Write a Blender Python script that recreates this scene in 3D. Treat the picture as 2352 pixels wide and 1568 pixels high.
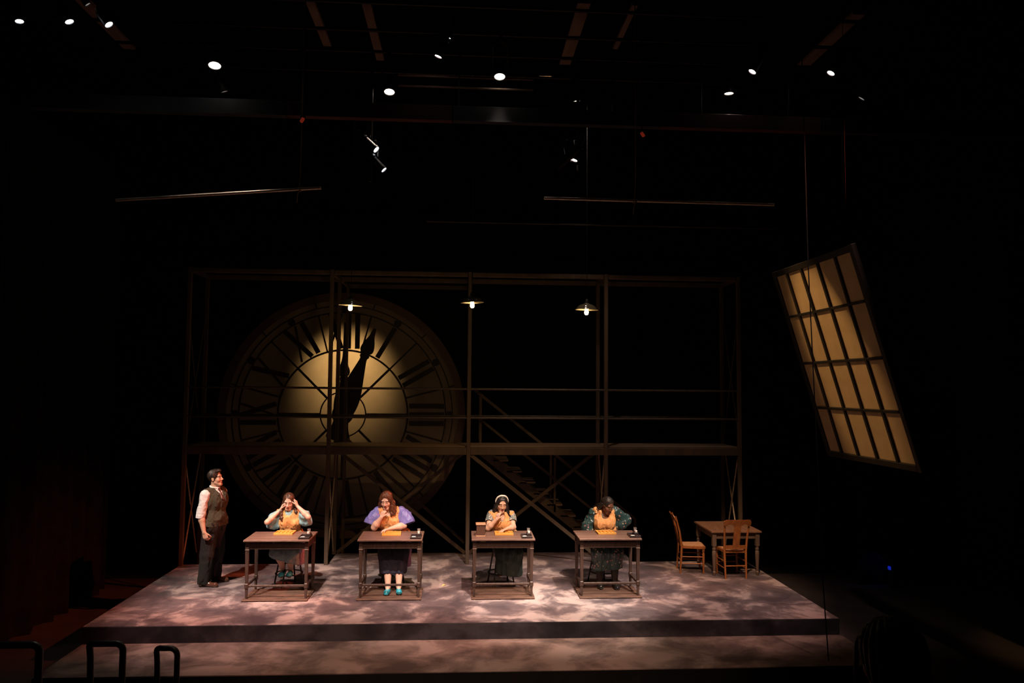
import bpy, bmesh, math, random
import numpy as np
from mathutils import Vector, Matrix

for _o in list(bpy.data.objects):
    bpy.data.objects.remove(_o, do_unlink=True)
SC = bpy.context.scene
COL = SC.collection
random.seed(4)
RNG = np.random.RandomState(7)
PI = math.pi

# ------------------------------------------------------------------ camera
# metres; x to the right, y away from the auditorium, z up; z = 0 is the stage floor
cam_data = bpy.data.cameras.new('camera')
cam = bpy.data.objects.new('camera', cam_data); COL.objects.link(cam)
cam_data.sensor_width = 36.0; cam_data.lens = 1760.0 / 2352.0 * 36.0
cam_data.clip_start = 0.05; cam_data.clip_end = 200
RX = Vector((0.99788153, -0.06452519, 0.00830408))        # picture right
RD = Vector((0.01211301, 0.05886509, -0.99819245))        # picture down
RF = Vector((0.06391974, 0.9961784, 0.05952198))          # view direction
M = Matrix((RX, -RD, -RF)).transposed().to_4x4()
M.translation = Vector((0, 0, 3.04))
cam.matrix_world = M
SC.camera = cam

# ------------------------------------------------------------------ world
world = bpy.data.worlds.new('dark_house'); SC.world = world; world.use_nodes = True
world.node_tree.nodes['Background'].inputs[0].default_value = (0.0, 0.0, 0.0, 1)
world.node_tree.nodes['Background'].inputs[1].default_value = 0.0

# ------------------------------------------------------------------ exposure
vs = SC.view_settings
vs.view_transform = 'Standard'; vs.look = 'None'; vs.gamma = 1.0; vs.exposure = 0.0
vs.use_curve_mapping = False
SC.cycles.use_denoising = True
SC.cycles.max_bounces = 6
SC.cycles.sample_clamp_indirect = 4.0

# ------------------------------------------------------------------ front-of-house and side lanterns
def spot(name, loc, target, watt, deg, blend, col, radius=0.09):
    d = bpy.data.lights.new(name, 'SPOT')
    d.energy = watt; d.spot_size = math.radians(deg); d.spot_blend = blend
    d.color = col; d.shadow_soft_size = radius
    o = bpy.data.objects.new(name, d); COL.objects.link(o)
    o.location = loc
    o.rotation_euler = (Vector(target) - Vector(loc)).to_track_quat('-Z', 'Y').to_euler()
    return o
WARM = (1.0, 0.80, 0.66); PINK = (1.0, 0.62, 0.53); RED = (1.0, 0.16, 0.06); AMBER = (1.0, 0.60, 0.25)
spot('front_spot', (-5.4, 6.6, 8.4), (-3.5, 11.5, 1.0), 5000, 20, 0.8, WARM)
spot('front_spot', (-2.6, 6.4, 8.4), (-1.8, 11.4, 0.9), 4200, 20, 0.8, WARM)
spot('front_spot', (1.4, 6.4, 8.4), (0.3, 11.4, 0.9), 4800, 20, 0.8, WARM)
spot('front_spot', (4.0, 6.4, 8.4), (2.3, 11.4, 0.9), 5200, 20, 0.8, WARM)
spot('front_spot', (2.4, 6.6, 8.4), (4.3, 12.5, 0.5), 2600, 19, 0.9, (1.0, 0.64, 0.38))
spot('red_side_spot', (7.6, 8.7, 7.8), (-3.2, 11.5, 0.9), 5000, 20, 1.0, RED)
spot('upstage_amber_spot', (3.2, 4.6, 8.6), (0.2, 13.4, 0.5), 1100, 26, 1.0, AMBER)
spot('band_spot', (-0.4, 8.6, 8.6), (-0.2, 10.65, 0.0), 3400, 21, 1.0, PINK)
spot('band_spot', (1.8, 8.6, 8.6), (1.5, 10.7, 0.0), 5600, 20, 1.0, WARM)
spot('band_spot', (-3.4, 8.6, 8.6), (-3.0, 10.65, 0.0), 3800, 24, 1.0, PINK)
spot('band_spot', (4.7, 7.6, 8.8), (3.9, 11.0, 0.0), 2300, 23, 1.0, PINK)
spot('clock_back_spot', (-2.30, 16.95, 4.1), (-2.30, 15.6, 3.35), 340, 74, 0.95, (1.0, 0.66, 0.28), 0.12)
spot('window_spot', (1.2, 12.2, 8.2), (5.42, 10.75, 3.45), 1700, 17.5, 0.7, AMBER)
spot('stage_wash', (0.2, 2.6, 8.2), (0.2, 9.4, -0.2), 2900, 40, 1.0, (1.0, 0.60, 0.42), 0.3)

# ------------------------------------------------------------------ helpers: tags and meshes
def tag(o, label=None, cat=None, group=None, kind=None):
    if label: o['label'] = label
    if cat: o['category'] = cat
    if group: o['group'] = group
    if kind: o['kind'] = kind
    return o
def empty(name, loc=(0, 0, 0), rz=0.0, **kw):
    o = bpy.data.objects.new(name, None); COL.objects.link(o)
    o.location = loc; o.rotation_euler = (0, 0, rz); o.empty_display_size = 0.1
    return tag(o, **kw)
def link(name, me, mat=None, parent=None, loc=None, rz=None):
    o = bpy.data.objects.new(name, me); COL.objects.link(o)
    if mat is not None and not me.materials: me.materials.append(mat)
    if parent is not None: o.parent = parent
    if loc is not None: o.location = loc
    if rz is not None: o.rotation_euler = (0, 0, rz)
    return o
def copy_tree(o, parent=None):
    c = o.copy(); COL.objects.link(c)
    if parent is not None: c.parent = parent
    for ch in [x for x in bpy.data.objects if x.parent == o]:
        copy_tree(ch, c)
    return c

class MB:
    """collects simple solids into one mesh"""
    def __init__(s): s.v = []; s.f = []
    def add(s, v, f):
        n = len(s.v); s.v += [tuple(p) for p in v]; s.f += [tuple(i + n for i in q) for q in f]; return s
    def box(s, c, size, rot=None, bev=0.0):
        hx, hy, hz = [a / 2 for a in size]
        b = min(bev, 0.45 * min(size))
        c = Vector(c)
        if b <= 0:
            vs_ = [Vector((x * hx, y * hy, z * hz)) for x in (-1, 1) for y in (-1, 1) for z in (-1, 1)]
            fs = [(0, 1, 3, 2), (4, 6, 7, 5), (0, 4, 5, 1), (2, 3, 7, 6), (0, 2, 6, 4), (1, 5, 7, 3)]
        else:
            vs_ = []; idx = {}
            for sx in (-1, 1):
                for sy in (-1, 1):
                    for sz in (-1, 1):
                        for a in range(3):
                            p = [sx * (hx - b), sy * (hy - b), sz * (hz - b)]
                            p[a] = (sx * hx, sy * hy, sz * hz)[a]
                            idx[(sx, sy, sz, a)] = len(vs_); vs_.append(Vector(p))
            fs = []
            for a in range(3):
                o1, o2 = (a + 1) % 3, (a + 2) % 3
                for sg in (-1, 1):
                    q = []
                    for (u, w) in ((-1, -1), (1, -1), (1, 1), (-1, 1)):
                        k = [0, 0, 0]; k[a] = sg; k[o1] = u; k[o2] = w
                        q.append(idx[(k[0], k[1], k[2], a)])
                    fs.append(tuple(q) if sg > 0 else tuple(q[::-1]))
            for a in range(3):
                o1, o2 = (a + 1) % 3, (a + 2) % 3
                for u in (-1, 1):
                    for w in (-1, 1):
                        k0 = [0, 0, 0]; k1 = [0, 0, 0]
                        k0[a] = -1; k1[a] = 1; k0[o1] = k1[o1] = u; k0[o2] = k1[o2] = w
                        q = (idx[(*k0, o1)], idx[(*k1, o1)], idx[(*k1, o2)], idx[(*k0, o2)])
                        fs.append(q if u * w > 0 else q[::-1])
            for sx in (-1, 1):
                for sy in (-1, 1):
                    for sz in (-1, 1):
                        q = tuple(idx[(sx, sy, sz, a)] for a in range(3))
                        fs.append(q if sx * sy * sz > 0 else q[::-1])
        if rot is not None:
            R_ = rot if isinstance(rot, Matrix) else Matrix.Rotation(rot, 3, 'Z')
            vs_ = [R_ @ p for p in vs_]
        return s.add([p + c for p in vs_], fs)
    def bar(s, p0, p1, w, h, bev=0.0, up=(0, 0, 1)):
        """box beam from p0 to p1, w across, h along 'up'"""
        p0, p1 = Vector(p0), Vector(p1); d = (p1 - p0); L = d.length; d.normalize()
        u = Vector(up)
        if abs(u.dot(d)) > 0.98: u = Vector((0, 1, 0))
        x = d.cross(u).normalized(); z = x.cross(d).normalized()
        R_ = Matrix((x, d, z)).transposed()
        return s.box((p0 + p1) / 2, (w, L, h), R_, bev)
    def taper(s, p0, p1, a0, a1, b0=None, b1=None):
        """square-section tapered bar along z (or any direction)"""
        p0, p1 = Vector(p0), Vector(p1); d = (p1 - p0).normalized()
        u = Vector((0, 1, 0)) if abs(d.z) > 0.7 else Vector((0, 0, 1))
        x = d.cross(u).normalized(); y = x.cross(d).normalized()
        b0 = a0 if b0 is None else b0; b1 = a1 if b1 is None else b1
        v = []
        for p, a, b in ((p0, a0, b0), (p1, a1, b1)):
            for (i, j) in ((-1, -1), (1, -1), (1, 1), (-1, 1)):
                v.append(p + x * (i * a / 2) + y * (j * b / 2))
        return s.add(v, [(0, 1, 2, 3)[::1], (7, 6, 5, 4), (4, 5, 1, 0), (5, 6, 2, 1), (6, 7, 3, 2), (7, 4, 0, 3)])
    def cyl(s, p0, p1, r0, r1=None, n=16, caps=True):
        r1 = r0 if r1 is None else r1
        p0, p1 = Vector(p0), Vector(p1); d = (p1 - p0).normalized()
        u = Vector((0, 0, 1)) if abs(d.z) < 0.9 else Vector((1, 0, 0))
        x = d.cross(u).normalized(); y = d.cross(x).normalized()
        v = []
        for p, r in ((p0, r0), (p1, r1)):
            for i in range(n):
                t = 2 * PI * i / n; v.append(p + x * (r * math.cos(t)) + y * (r * math.sin(t)))
        f = [(i, (i + 1) % n, n + (i + 1) % n, n + i) for i in range(n)]
        if caps: f += [tuple(range(n - 1, -1, -1)), tuple(range(n, 2 * n))]
        return s.add(v, f)
    def tube(s, pts, r, n=10, closed=False):
        pts = [Vector(p) for p in pts]; m = len(pts); v = []; f = []
        rr = r if isinstance(r, (list, tuple)) else [r] * m
        nrm = None
        for i, p in enumerate(pts):
            if closed: t = (pts[(i + 1) % m] - pts[i - 1]).normalized()
            else: t = (pts[min(i + 1, m - 1)] - pts[max(i - 1, 0)]).normalized()
            if nrm is None:
                u = Vector((0, 0, 1)) if abs(t.z) < 0.9 else Vector((1, 0, 0))
                nrm = t.cross(u).normalized()
            nrm = (nrm - t * nrm.dot(t)).normalized(); b = t.cross(nrm)
            for k in range(n):
                a = 2 * PI * k / n; v.append(p + nrm * (rr[i] * math.cos(a)) + b * (rr[i] * math.sin(a)))
        for i in range(m if closed else m - 1):
            j = (i + 1) % m
            for k in range(n):
                k2 = (k + 1) % n; f.append((i * n + k, i * n + k2, j * n + k2, j * n + k))
        if not closed: f += [tuple(range(n - 1, -1, -1)), tuple(range((m - 1) * n, m * n))]
        return s.add(v, f)
    def lathe(s, prof, c=(0, 0, 0), n=24, close=False):
        """prof: (r, z) list turned about z"""
        c = Vector(c); v = []; f = []; m = len(prof)
        for (r, z) in prof:
            for k in range(n):
                a = 2 * PI * k / n; v.append(c + Vector((r * math.cos(a), r * math.sin(a), z)))
        for i in range(m if close else m - 1):
            j = (i + 1) % m
            for k in range(n):
                k2 = (k + 1) % n; f.append((i * n + k, i * n + k2, j * n + k2, j * n + k))
        if not close:
            if prof[0][0] > 1e-4: f.append(tuple(range(n - 1, -1, -1)))
            if prof[-1][0] > 1e-4: f.append(tuple(range((m - 1) * n, m * n)))
        return s.add(v, f)
    def prism(s, poly, fn, t0, t1):
        """poly: 2-D outline (counter-clockwise); fn(a, b, t) -> 3-D point"""
        n = len(poly)
        v = [fn(a, b, t0) for a, b in poly] + [fn(a, b, t1) for a, b in poly]
        f = [(i, (i + 1) % n, n + (i + 1) % n, n + i) for i in range(n)]
        f += [tuple(range(n - 1, -1, -1)), tuple(range(n, 2 * n))]
        return s.add(v, f)
    def ring(s, r0, r1, fn, t0, t1, n=96, a0=0.0, a1=2 * PI):
        """flat annulus between radii r0 and r1 in the plane fn(a, b, t)"""
        full = abs(a1 - a0 - 2 * PI) < 1e-6
        m = n if full else n + 1
        v = []; f = []
        for i in range(m):
            a = a0 + (a1 - a0) * i / n; c, sn = math.cos(a), math.sin(a)
            v += [fn(r0 * c, r0 * sn, t0), fn(r1 * c, r1 * sn, t0), fn(r1 * c, r1 * sn, t1), fn(r0 * c, r0 * sn, t1)]
        for i in range(n):
            j = (i + 1) % m
            for k in range(4):
                k2 = (k + 1) % 4
                f.append((i * 4 + k, i * 4 + k2, j * 4 + k2, j * 4 + k))
        if not full: f += [(3, 2, 1, 0), tuple(4 * n + k for k in range(4))]
        return s.add(v, f)
    def mesh(s, name, smooth=False, fix=True):
        me = bpy.data.meshes.new(name)
        me.from_pydata([tuple(p) for p in s.v], [], s.f)
        if fix:
            bm = bmesh.new(); bm.from_mesh(me); bmesh.ops.recalc_face_normals(bm, faces=bm.faces); bm.to_mesh(me); bm.free()
        if smooth:
            for p in me.polygons: p.use_smooth = True
            try: me.set_sharp_from_angle(angle=math.radians(40))
            except Exception: pass
        me.update(); return me
    def build(s, name, mat=None, parent=None, smooth=False, loc=None, rz=None):
        return link(name, s.mesh(name, smooth), mat, parent, loc, rz)

# ------------------------------------------------------------------ helpers: materials
def new_mat(name):
    m = bpy.data.materials.new(name); m.use_nodes = True
    nt = m.node_tree
    return m, nt, nt.nodes['Principled BSDF']
def pmat(name, c1, c2=None, scale=8.0, stretch=(1, 1, 1), rough=0.6, metal=0.0, bump=0.0, detail=4.0, spec=0.5,
         lo=0.35, hi=0.65, distort=0.0, sheen=0.0, coat=0.0):
    m, nt, b = new_mat(name)
    N, L = nt.nodes, nt.links
    c2 = c2 or tuple(x * 0.8 for x in c1)
    tc = N.new('ShaderNodeTexCoord'); mp = N.new('ShaderNodeMapping'); mp.inputs['Scale'].default_value = stretch
    L.new(tc.outputs['Object'], mp.inputs['Vector'])
    nz = N.new('ShaderNodeTexNoise'); nz.inputs['Scale'].default_value = scale; nz.inputs['Detail'].default_value = detail
    nz.inputs['Distortion'].default_value = distort
    L.new(mp.outputs['Vector'], nz.inputs['Vector'])
    rp = N.new('ShaderNodeValToRGB')
    rp.color_ramp.elements[0].position = lo; rp.color_ramp.elements[0].color = (*c1, 1)
    rp.color_ramp.elements[1].position = hi; rp.color_ramp.elements[1].color = (*c2, 1)
    L.new(nz.outputs['Fac'], rp.inputs['Fac']); L.new(rp.outputs['Color'], b.inputs['Base Color'])
    b.inputs['Roughness'].default_value = rough; b.inputs['Metallic'].default_value = metal
    b.inputs['Specular IOR Level'].default_value = spec
    if sheen: b.inputs['Sheen Weight'].default_value = sheen
    if coat: b.inputs['Coat Weight'].default_value = coat
    if bump:
        bp = N.new('ShaderNodeBump'); bp.inputs['Strength'].default_value = bump; bp.inputs['Distance'].default_value = 0.01
        L.new(nz.outputs['Fac'], bp.inputs['Height']); L.new(bp.outputs['Normal'], b.inputs['Normal'])
    return m
def emit(name, col, strength):
    m, nt, b = new_mat(name)
    b.inputs['Base Color'].default_value = (*col, 1); b.inputs['Emission Color'].default_value = (*col, 1)
    b.inputs['Emission Strength'].default_value = strength; b.inputs['Roughness'].default_value = 0.3
    return m
def skin_mat(name):
    m, nt, b = new_mat(name); N, L = nt.nodes, nt.links
    a = N.new('ShaderNodeAttribute'); a.attribute_name = 'Col'
    L.new(a.outputs['Color'], b.inputs['Base Color'])
    b.inputs['Roughness'].default_value = 0.5; b.inputs['Subsurface Weight'].default_value = 0.06
    b.inputs['Subsurface Radius'].default_value = (0.012, 0.004, 0.002)
    return m
# ------------------------------------------------------------------ materials of the set
def stage_paint(name, dark, mid, light, sx=1.0, sy=1.0):
    """scumbled scenic paint: soft clouds dragged sideways"""
    m, nt, b = new_mat(name); N, L = nt.nodes, nt.links
    tc = N.new('ShaderNodeTexCoord'); mp = N.new('ShaderNodeMapping'); mp.inputs['Scale'].default_value = (sx, sy, sy)
    L.new(tc.outputs['Object'], mp.inputs['Vector'])
    n1 = N.new('ShaderNodeTexNoise'); n1.inputs['Scale'].default_value = 1.7; n1.inputs['Detail'].default_value = 7
    n1.inputs['Roughness'].default_value = 0.6; n1.inputs['Distortion'].default_value = 0.35
    L.new(mp.outputs['Vector'], n1.inputs['Vector'])
    r = N.new('ShaderNodeValToRGB'); e = r.color_ramp.elements
    e[0].position = 0.38; e[0].color = (*dark, 1); e[1].position = 0.60; e[1].color = (*light, 1)
    k = e.new(0.5); k.color = (*mid, 1)
    L.new(n1.outputs['Fac'], r.inputs['Fac'])
    n2 = N.new('ShaderNodeTexNoise'); n2.inputs['Scale'].default_value = 0.7; n2.inputs['Detail'].default_value = 3
    L.new(mp.outputs['Vector'], n2.inputs['Vector'])
    hs = N.new('ShaderNodeMix'); hs.data_type = 'RGBA'; hs.blend_type = 'MULTIPLY'
    r2 = N.new('ShaderNodeValToRGB'); r2.color_ramp.elements[0].position = 0.35; r2.color_ramp.elements[0].color = (1.0, 0.86, 0.86, 1)
    r2.color_ramp.elements[1].position = 0.65; r2.color_ramp.elements[1].color = (0.86, 0.93, 1.0, 1)
    L.new(n2.outputs['Fac'], r2.inputs['Fac'])
    hs.inputs[0].default_value = 0.8
    L.new(r.outputs['Color'], hs.inputs[6]); L.new(r2.outputs['Color'], hs.inputs[7])
    L.new(hs.outputs[2], b.inputs['Base Color'])
    b.inputs['Roughness'].default_value = 0.75; b.inputs['Specular IOR Level'].default_value = 0.3
    bp = N.new('ShaderNodeBump'); bp.inputs['Strength'].default_value = 0.12; bp.inputs['Distance'].default_value = 0.01
    L.new(n1.outputs['Fac'], bp.inputs['Height']); L.new(bp.outputs['Normal'], b.inputs['Normal'])
    return m
M_STAGE = stage_paint('scumbled_stage_paint', (0.066, 0.048, 0.052), (0.13, 0.095, 0.096), (0.37, 0.285, 0.262))
M_FACE = stage_paint('dark_fascia_paint', (0.012, 0.012, 0.016), (0.028, 0.026, 0.032), (0.06, 0.056, 0.064), 0.7, 0.9)
M_FLOOR = pmat('black_theatre_floor', (0.022, 0.013, 0.012), (0.034, 0.021, 0.019), 3, rough=0.8)
M_VELOUR = pmat('black_velour', (0.004, 0.0035, 0.0035), (0.008, 0.007, 0.007), 4, rough=0.95, spec=0.1)
M_BLACKWALL = pmat('black_wall_paint', (0.004, 0.004, 0.004), (0.007, 0.006, 0.006), 3, rough=0.9, spec=0.15)
M_SCAF = pmat('brown_painted_timber', (0.06, 0.037, 0.022), (0.09, 0.056, 0.034), 6, (1, 1, 0.2), rough=0.6, bump=0.1)
M_DECK = pmat('worn_deck_board', (0.16, 0.10, 0.065), (0.24, 0.155, 0.10), 5, (0.3, 2, 1), rough=0.6)
M_RAIL = pmat('dark_steel_rail', (0.06, 0.045, 0.035), (0.09, 0.065, 0.05), 10, rough=0.45, metal=0.4)
M_ROD = pmat('pale_tie_rod', (0.34, 0.25, 0.17), (0.45, 0.34, 0.24), 20, rough=0.45, metal=0.2)
M_PIPE = pmat('black_steel_pipe', (0.015, 0.014, 0.014), (0.03, 0.028, 0.027), 12, rough=0.42, metal=0.5)
M_BATTEN = pmat('bare_steel_batten', (0.60, 0.50, 0.40), (0.72, 0.61, 0.5), 14, rough=0.35, metal=0.35)
M_ROPE = pmat('hemp_rope', (0.22, 0.15, 0.10), (0.32, 0.23, 0.15), 60, rough=0.9)
M_BLACK = pmat('satin_black', (0.006, 0.006, 0.006), (0.012, 0.011, 0.011), 20, rough=0.4)

# ------------------------------------------------------------------ the house
def slab(name, lo, hi, mat, kind='structure', label=None, bev=0.0):
    c = [(a + b) / 2 for a, b in zip(lo, hi)]; s = [b - a for a, b in zip(lo, hi)]
    o = MB().box((0, 0, 0), s, bev=bev).build(name, mat, loc=c)
    o['kind'] = kind
    if label: o['label'] = label
    return o
slab('floor', (-9.0, 8.2, -0.62), (9.0, 17.2, -0.42), M_FLOOR)
slab('wall_back', (-9.0, 17.2, -0.62), (9.0, 17.4, 9.4), M_BLACKWALL)
slab('wall_left', (-9.2, -2.0, -0.62), (-9.0, 17.4, 9.4), M_BLACKWALL)
slab('wall_right', (9.0, -2.0, -0.62), (9.2, 17.4, 9.4), M_BLACKWALL)
slab('ceiling', (-9.2, -2.0, 9.2), (9.2, 17.4, 9.4), M_BLACKWALL)
MB().prism([(-2.0, 2.2), (-2.0, 2.0), (8.2, -0.62), (8.2, -0.42)][::-1], lambda a, b, t: (t, a, b), -9, 9).build('floor_auditorium', M_FLOOR)['kind'] = 'structure'
stage = MB().prism([(-4.88, -1.69), (4.88, -1.69), (4.88, 1.69), (2.85, 1.69), (2.85, 2.49), (-2.42, 2.49), (-2.42, 1.69), (-4.88, 1.69)], lambda a, b_, t: (a, b_, t), -0.105, 0.105).build('floor_stage', M_STAGE, loc=(0.17, 11.81, -0.105)); stage['kind'] = 'structure'
MB().box((0.17, 10.112, -0.107), (9.76, 0.014, 0.205)).build('fascia', M_FACE, stage, loc=(-0.17, -11.81, 0.105))
step = slab('floor_step', (-4.70, 8.99, -0.42), (5.07, 10.105, -0.21), stage_paint('scumbled_step_paint', (0.07, 0.047, 0.04), (0.155, 0.108, 0.09), (0.26, 0.185, 0.155), 0.9, 1.0))
MB().box((0, 0, 0), (9.77, 0.014, 0.2)).build('fascia', M_BLACKWALL, step, loc=(0, -0.565, -0.005))
slab('floor_pocket', (-9, 14.3, -0.42), (9, 17.2, -0.415), M_BLACKWALL)

# black side drape: one pleated cloth
def drape(name, x, y0, y1, z0, z1, label):
    b = MB(); n = 150
    v = []; f = []
    for i in range(n + 1):
        y = y0 + (y1 - y0) * i / n
        dx = 0.09 * math.sin(y * 13.0 + 0.8 * math.sin(y * 3.1)) + 0.03 * math.sin(y * 31.0)
        v += [(x + dx, y, z0), (x + dx * 0.6, y, z1), (x + dx - 0.012, y, z0), (x + dx * 0.6 - 0.012, y, z1)]
    for i in range(n):
        a = 4 * i; c = a + 4
        f += [(a, c, c + 1, a + 1), (a + 3, c + 3, c + 2, a + 2), (a + 1, c + 1, c + 3, a + 3), (a + 2, c + 2, c, a)]
    f += [(0, 1, 3, 2), (4 * n + 2, 4 * n + 3, 4 * n + 1, 4 * n)]
    o = b.add(v, f).build(name, M_VELOUR, smooth=True)
    return tag(o, label, 'curtain')
drape('side_curtain', -6.02, 8.4, 13.6, -0.42, 6.75, 'black pleated side curtain hanging left of the stage')

# ------------------------------------------------------------------ catwalk scaffold behind the tables
PX = [-4.69, -2.28, 0.12, 2.53, 4.93]; YF, YB, YC = 13.42, 14.32, 15.25
ZT, ZD = 5.06, 2.01
scaf = empty('catwalk_scaffold', (0.12, 13.87, 0), label='tall brown two-storey scaffold with catwalk deck in front of the clock', cat='scaffold')
def sc(name, mb, mat=M_SCAF, parent=scaf, smooth=False):
    o = mb.build(name, mat, parent, smooth); o.matrix_parent_inverse = Matrix.Translation((-0.12, -13.87, 0)); return o
for i, x in enumerate(PX):
    sc('post', MB().box((x, YF, ZT / 2), (0.065, 0.065, ZT), bev=0.004))
    zb = 0.0 if i in (2, 3) else (0.0 if i == 1 else -0.41)
    if i in (0, 4): zb = -0.41
    sc('post', MB().box((x, YB if i not in (1, 2, 3) else 14.24, (ZT + zb) / 2), (0.065, 0.065, ZT - zb), bev=0.004))
    sc('top_tie', MB().box((x, (YF + YB) / 2, ZT - 0.045), (0.055, YB - YF - 0.06, 0.07)))
for x in PX[1:3]:
    sc('post', MB().box((x, YC, (ZT - 0.41) / 2), (0.055, 0.055, ZT + 0.41)))
    sc('top_tie', MB().box((x, (YB + YC) / 2, ZT - 0.05), (0.05, YC - YB - 0.06, 0.06)))
for i in range(4):
    w = PX[i + 1] - PX[i] - 0.066; cx_ = (PX[i] + PX[i + 1]) / 2
    sc('top_beam', MB().box((cx_, YF, ZT - 0.05), (w, 0.055, 0.085), bev=0.014))
    sc('top_beam', MB().box((cx_, 14.28, ZT - 0.05), (w, 0.055, 0.085), bev=0.004))
    sc('deck_beam', MB().box((cx_, YF, ZD - 0.085), (w, 0.05, 0.125), bev=0.004))
    sc('deck_beam', MB().box((cx_, 14.28, ZD - 0.085), (w, 0.05, 0.125)))
    sc('deck_panel', MB().box((cx_, (YF + YB) / 2, ZD - 0.009), (w + 0.05, YB - YF - 0.07, 0.018)), M_DECK)
    for y in (YF, 14.26):
        for z in (3.0, 2.5):
            sc('guard_rail', MB().cyl((PX[i] + 0.03, y, z), (PX[i + 1] - 0.03, y, z), 0.019, n=10), M_RAIL, smooth=True)
sc('top_beam', MB().box((-1.08, YC, ZT - 0.05), (2.33, 0.05, 0.08)))
def diag(a, b, w=0.05, h=0.06): sc('brace', MB().bar(a, b, w, h))
diag((PX[2] + 0.04, YF + 0.02, 1.86), (PX[3] - 0.04, YF + 0.02, 0.02))
diag((PX[3] - 0.04, 14.2, 1.86), (PX[2] + 0.04, 14.2, 0.02))
diag((PX[1] + 0.04, 14.2, 1.86), (PX[2] - 0.04, 14.2, 0.02))
diag((PX[1] + 0.04, 14.29, 0.02), (PX[2] - 0.04, 14.29, 1.86))
diag((PX[1] + 0.04, YC, 2.0), (PX[2] - 0.04, YC, 0.0), 0.045, 0.055)
def rod(x, z0, z1, r=0.011, mat=M_ROD):
    sc('tie_rod', MB().cyl((x + 0.012, YF + 0.04, z0), (x + 0.012, YB - 0.12, z1), r, n=8), mat, smooth=True)
    sc('tie_rod', MB().cyl((x - 0.012, YF + 0.04, z1), (x - 0.012, YB - 0.12, z0), r, n=8), mat, smooth=True)
for x in (PX[0], PX[1], PX[3], PX[4]): rod(x, 0.06, 1.85, 0.014)
for x in (PX[0], PX[4]): rod(x, 2.1, 4.2, 0.009, M_SCAF)

# ------------------------------------------------------------------ stair behind the scaffold
stair = empty('staircase', (1.9, 14.75, -0.415), label='dark wooden staircase behind the scaffold descending to the right', cat='staircase')
def st(name, mb, mat=M_SCAF, smooth=False):
    o = mb.build(name, mat, stair, smooth); o.matrix_parent_inverse = Matrix.Translation((-1.9, -14.75, 0.415)); return o
A0, A1 = Vector((0.35, 0, 1.92)), Vector((3.15, 0, -0.34))
NS = 11
for y in (14.42, 15.08):
    st('stringer', MB().bar(A0 + Vector((0, y, -0.07)), A1 + Vector((0, y, -0.0)), 0.04, 0.15, up=(0.63, 0, 0.78)))
for i in range(NS):
    p = A0.lerp(A1, (i + 0.5) / NS)
    st('tread', MB().box((p.x, 14.75, p.z + 0.06), (0.29, 0.7, 0.035), bev=0.004), M_DECK)
for y in (14.42, 15.08):
    st('handrail', MB().bar(A0 + Vector((-0.1, y, 1.05)), A1 + Vector((0.12, y, 0.93)), 0.04, 0.05))
    st('mid_rail', MB().bar(A0 + Vector((-0.1, y, 0.58)), A1 + Vector((0.12, y, 0.46)), 0.03, 0.035))
    for t in (0.0, 0.5, 1.0):
        p = A0.lerp(A1, t) + Vector((0.12 if t == 1 else 0, y, 0))
        st('baluster', MB().box((p.x, y, p.z + 0.43 if t < 1 else 0.09), (0.04, 0.04, 1.0)))

# ------------------------------------------------------------------ giant clock
def scrim(name, c1, c2):
    """painted gauze: part of the light that falls on one side glows through to the other"""
    m, nt, b = new_mat(name); N, L = nt.nodes, nt.links
    tc = N.new('ShaderNodeTexCoord'); nz = N.new('ShaderNodeTexNoise'); nz.inputs['Scale'].default_value = 2.2; nz.inputs['Detail'].default_value = 5
    L.new(tc.outputs['Object'], nz.inputs['Vector'])
    rp = N.new('ShaderNodeValToRGB'); rp.color_ramp.elements[0].position = 0.35; rp.color_ramp.elements[1].position = 0.65
    rp.color_ramp.elements[0].color = (*c1, 1); rp.color_ramp.elements[1].color = (*c2, 1); L.new(nz.outputs['Fac'], rp.inputs['Fac'])
    L.new(rp.outputs['Color'], b.inputs['Base Color']); b.inputs['Roughness'].default_value = 0.9; b.inputs['Specular IOR Level'].default_value = 0.1
    tr = N.new('ShaderNodeBsdfTranslucent'); L.new(rp.outputs['Color'], tr.inputs['Color'])
    mx = N.new('ShaderNodeMixShader'); mx.inputs[0].default_value = 0.45
    L.new(b.outputs[0], mx.inputs[1]); L.new(tr.outputs[0], mx.inputs[2]); L.new(mx.outputs[0], N['Material Output'].inputs['Surface'])
    return m
M_CLOCKFACE = scrim('aged_cream_clock_gauze', (0.40, 0.31, 0.22), (0.46, 0.37, 0.26))
M_CLOCKRIM = pmat('dark_brown_clock_rim', (0.085, 0.045, 0.03), (0.11, 0.06, 0.04), 3, rough=0.6)
M_CLOCKINK = pmat('black_brown_clock_marks', (0.012, 0.007, 0.005), (0.02, 0.011, 0.008), 6, rough=0.6)
KC = Vector((-2.38, 15.6, 2.47)); KP = 0.00863
clock = empty('giant_clock', KC - Vector((0, 0, 2.45)), label='giant round clock face with roman numerals and spade hands', cat='clock')
clock_inv = Matrix.Translation(-(KC - Vector((0, 0, 2.45))))
def ck(name, mb, mat, parent=clock):
    o = mb.build(name, mat, parent)
    if parent is clock: o.matrix_parent_inverse = clock_inv
    return o
def kf(a, b, t): return (KC.x + a, KC.y - t, KC.z + b)          # t grows towards the audience
R_OUT, R_IN, R_A, R_B, R_C, R_D = [q * KP for q in (283, 266, 253, 237, 149, 52)]
n = 120
b = MB()
v = [kf(0, 0, 0)] + [kf((R_IN + .02) * math.cos(2 * PI * i / n), (R_IN + .02) * math.sin(2 * PI * i / n), 0) for i in range(n)]
f = [(0, 1 + i, 1 + (i + 1) % n) for i in range(n)]       # stretched gauze, a single skin held by the rim
b.add(v, f); ck('dial', b, M_CLOCKFACE)
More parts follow.
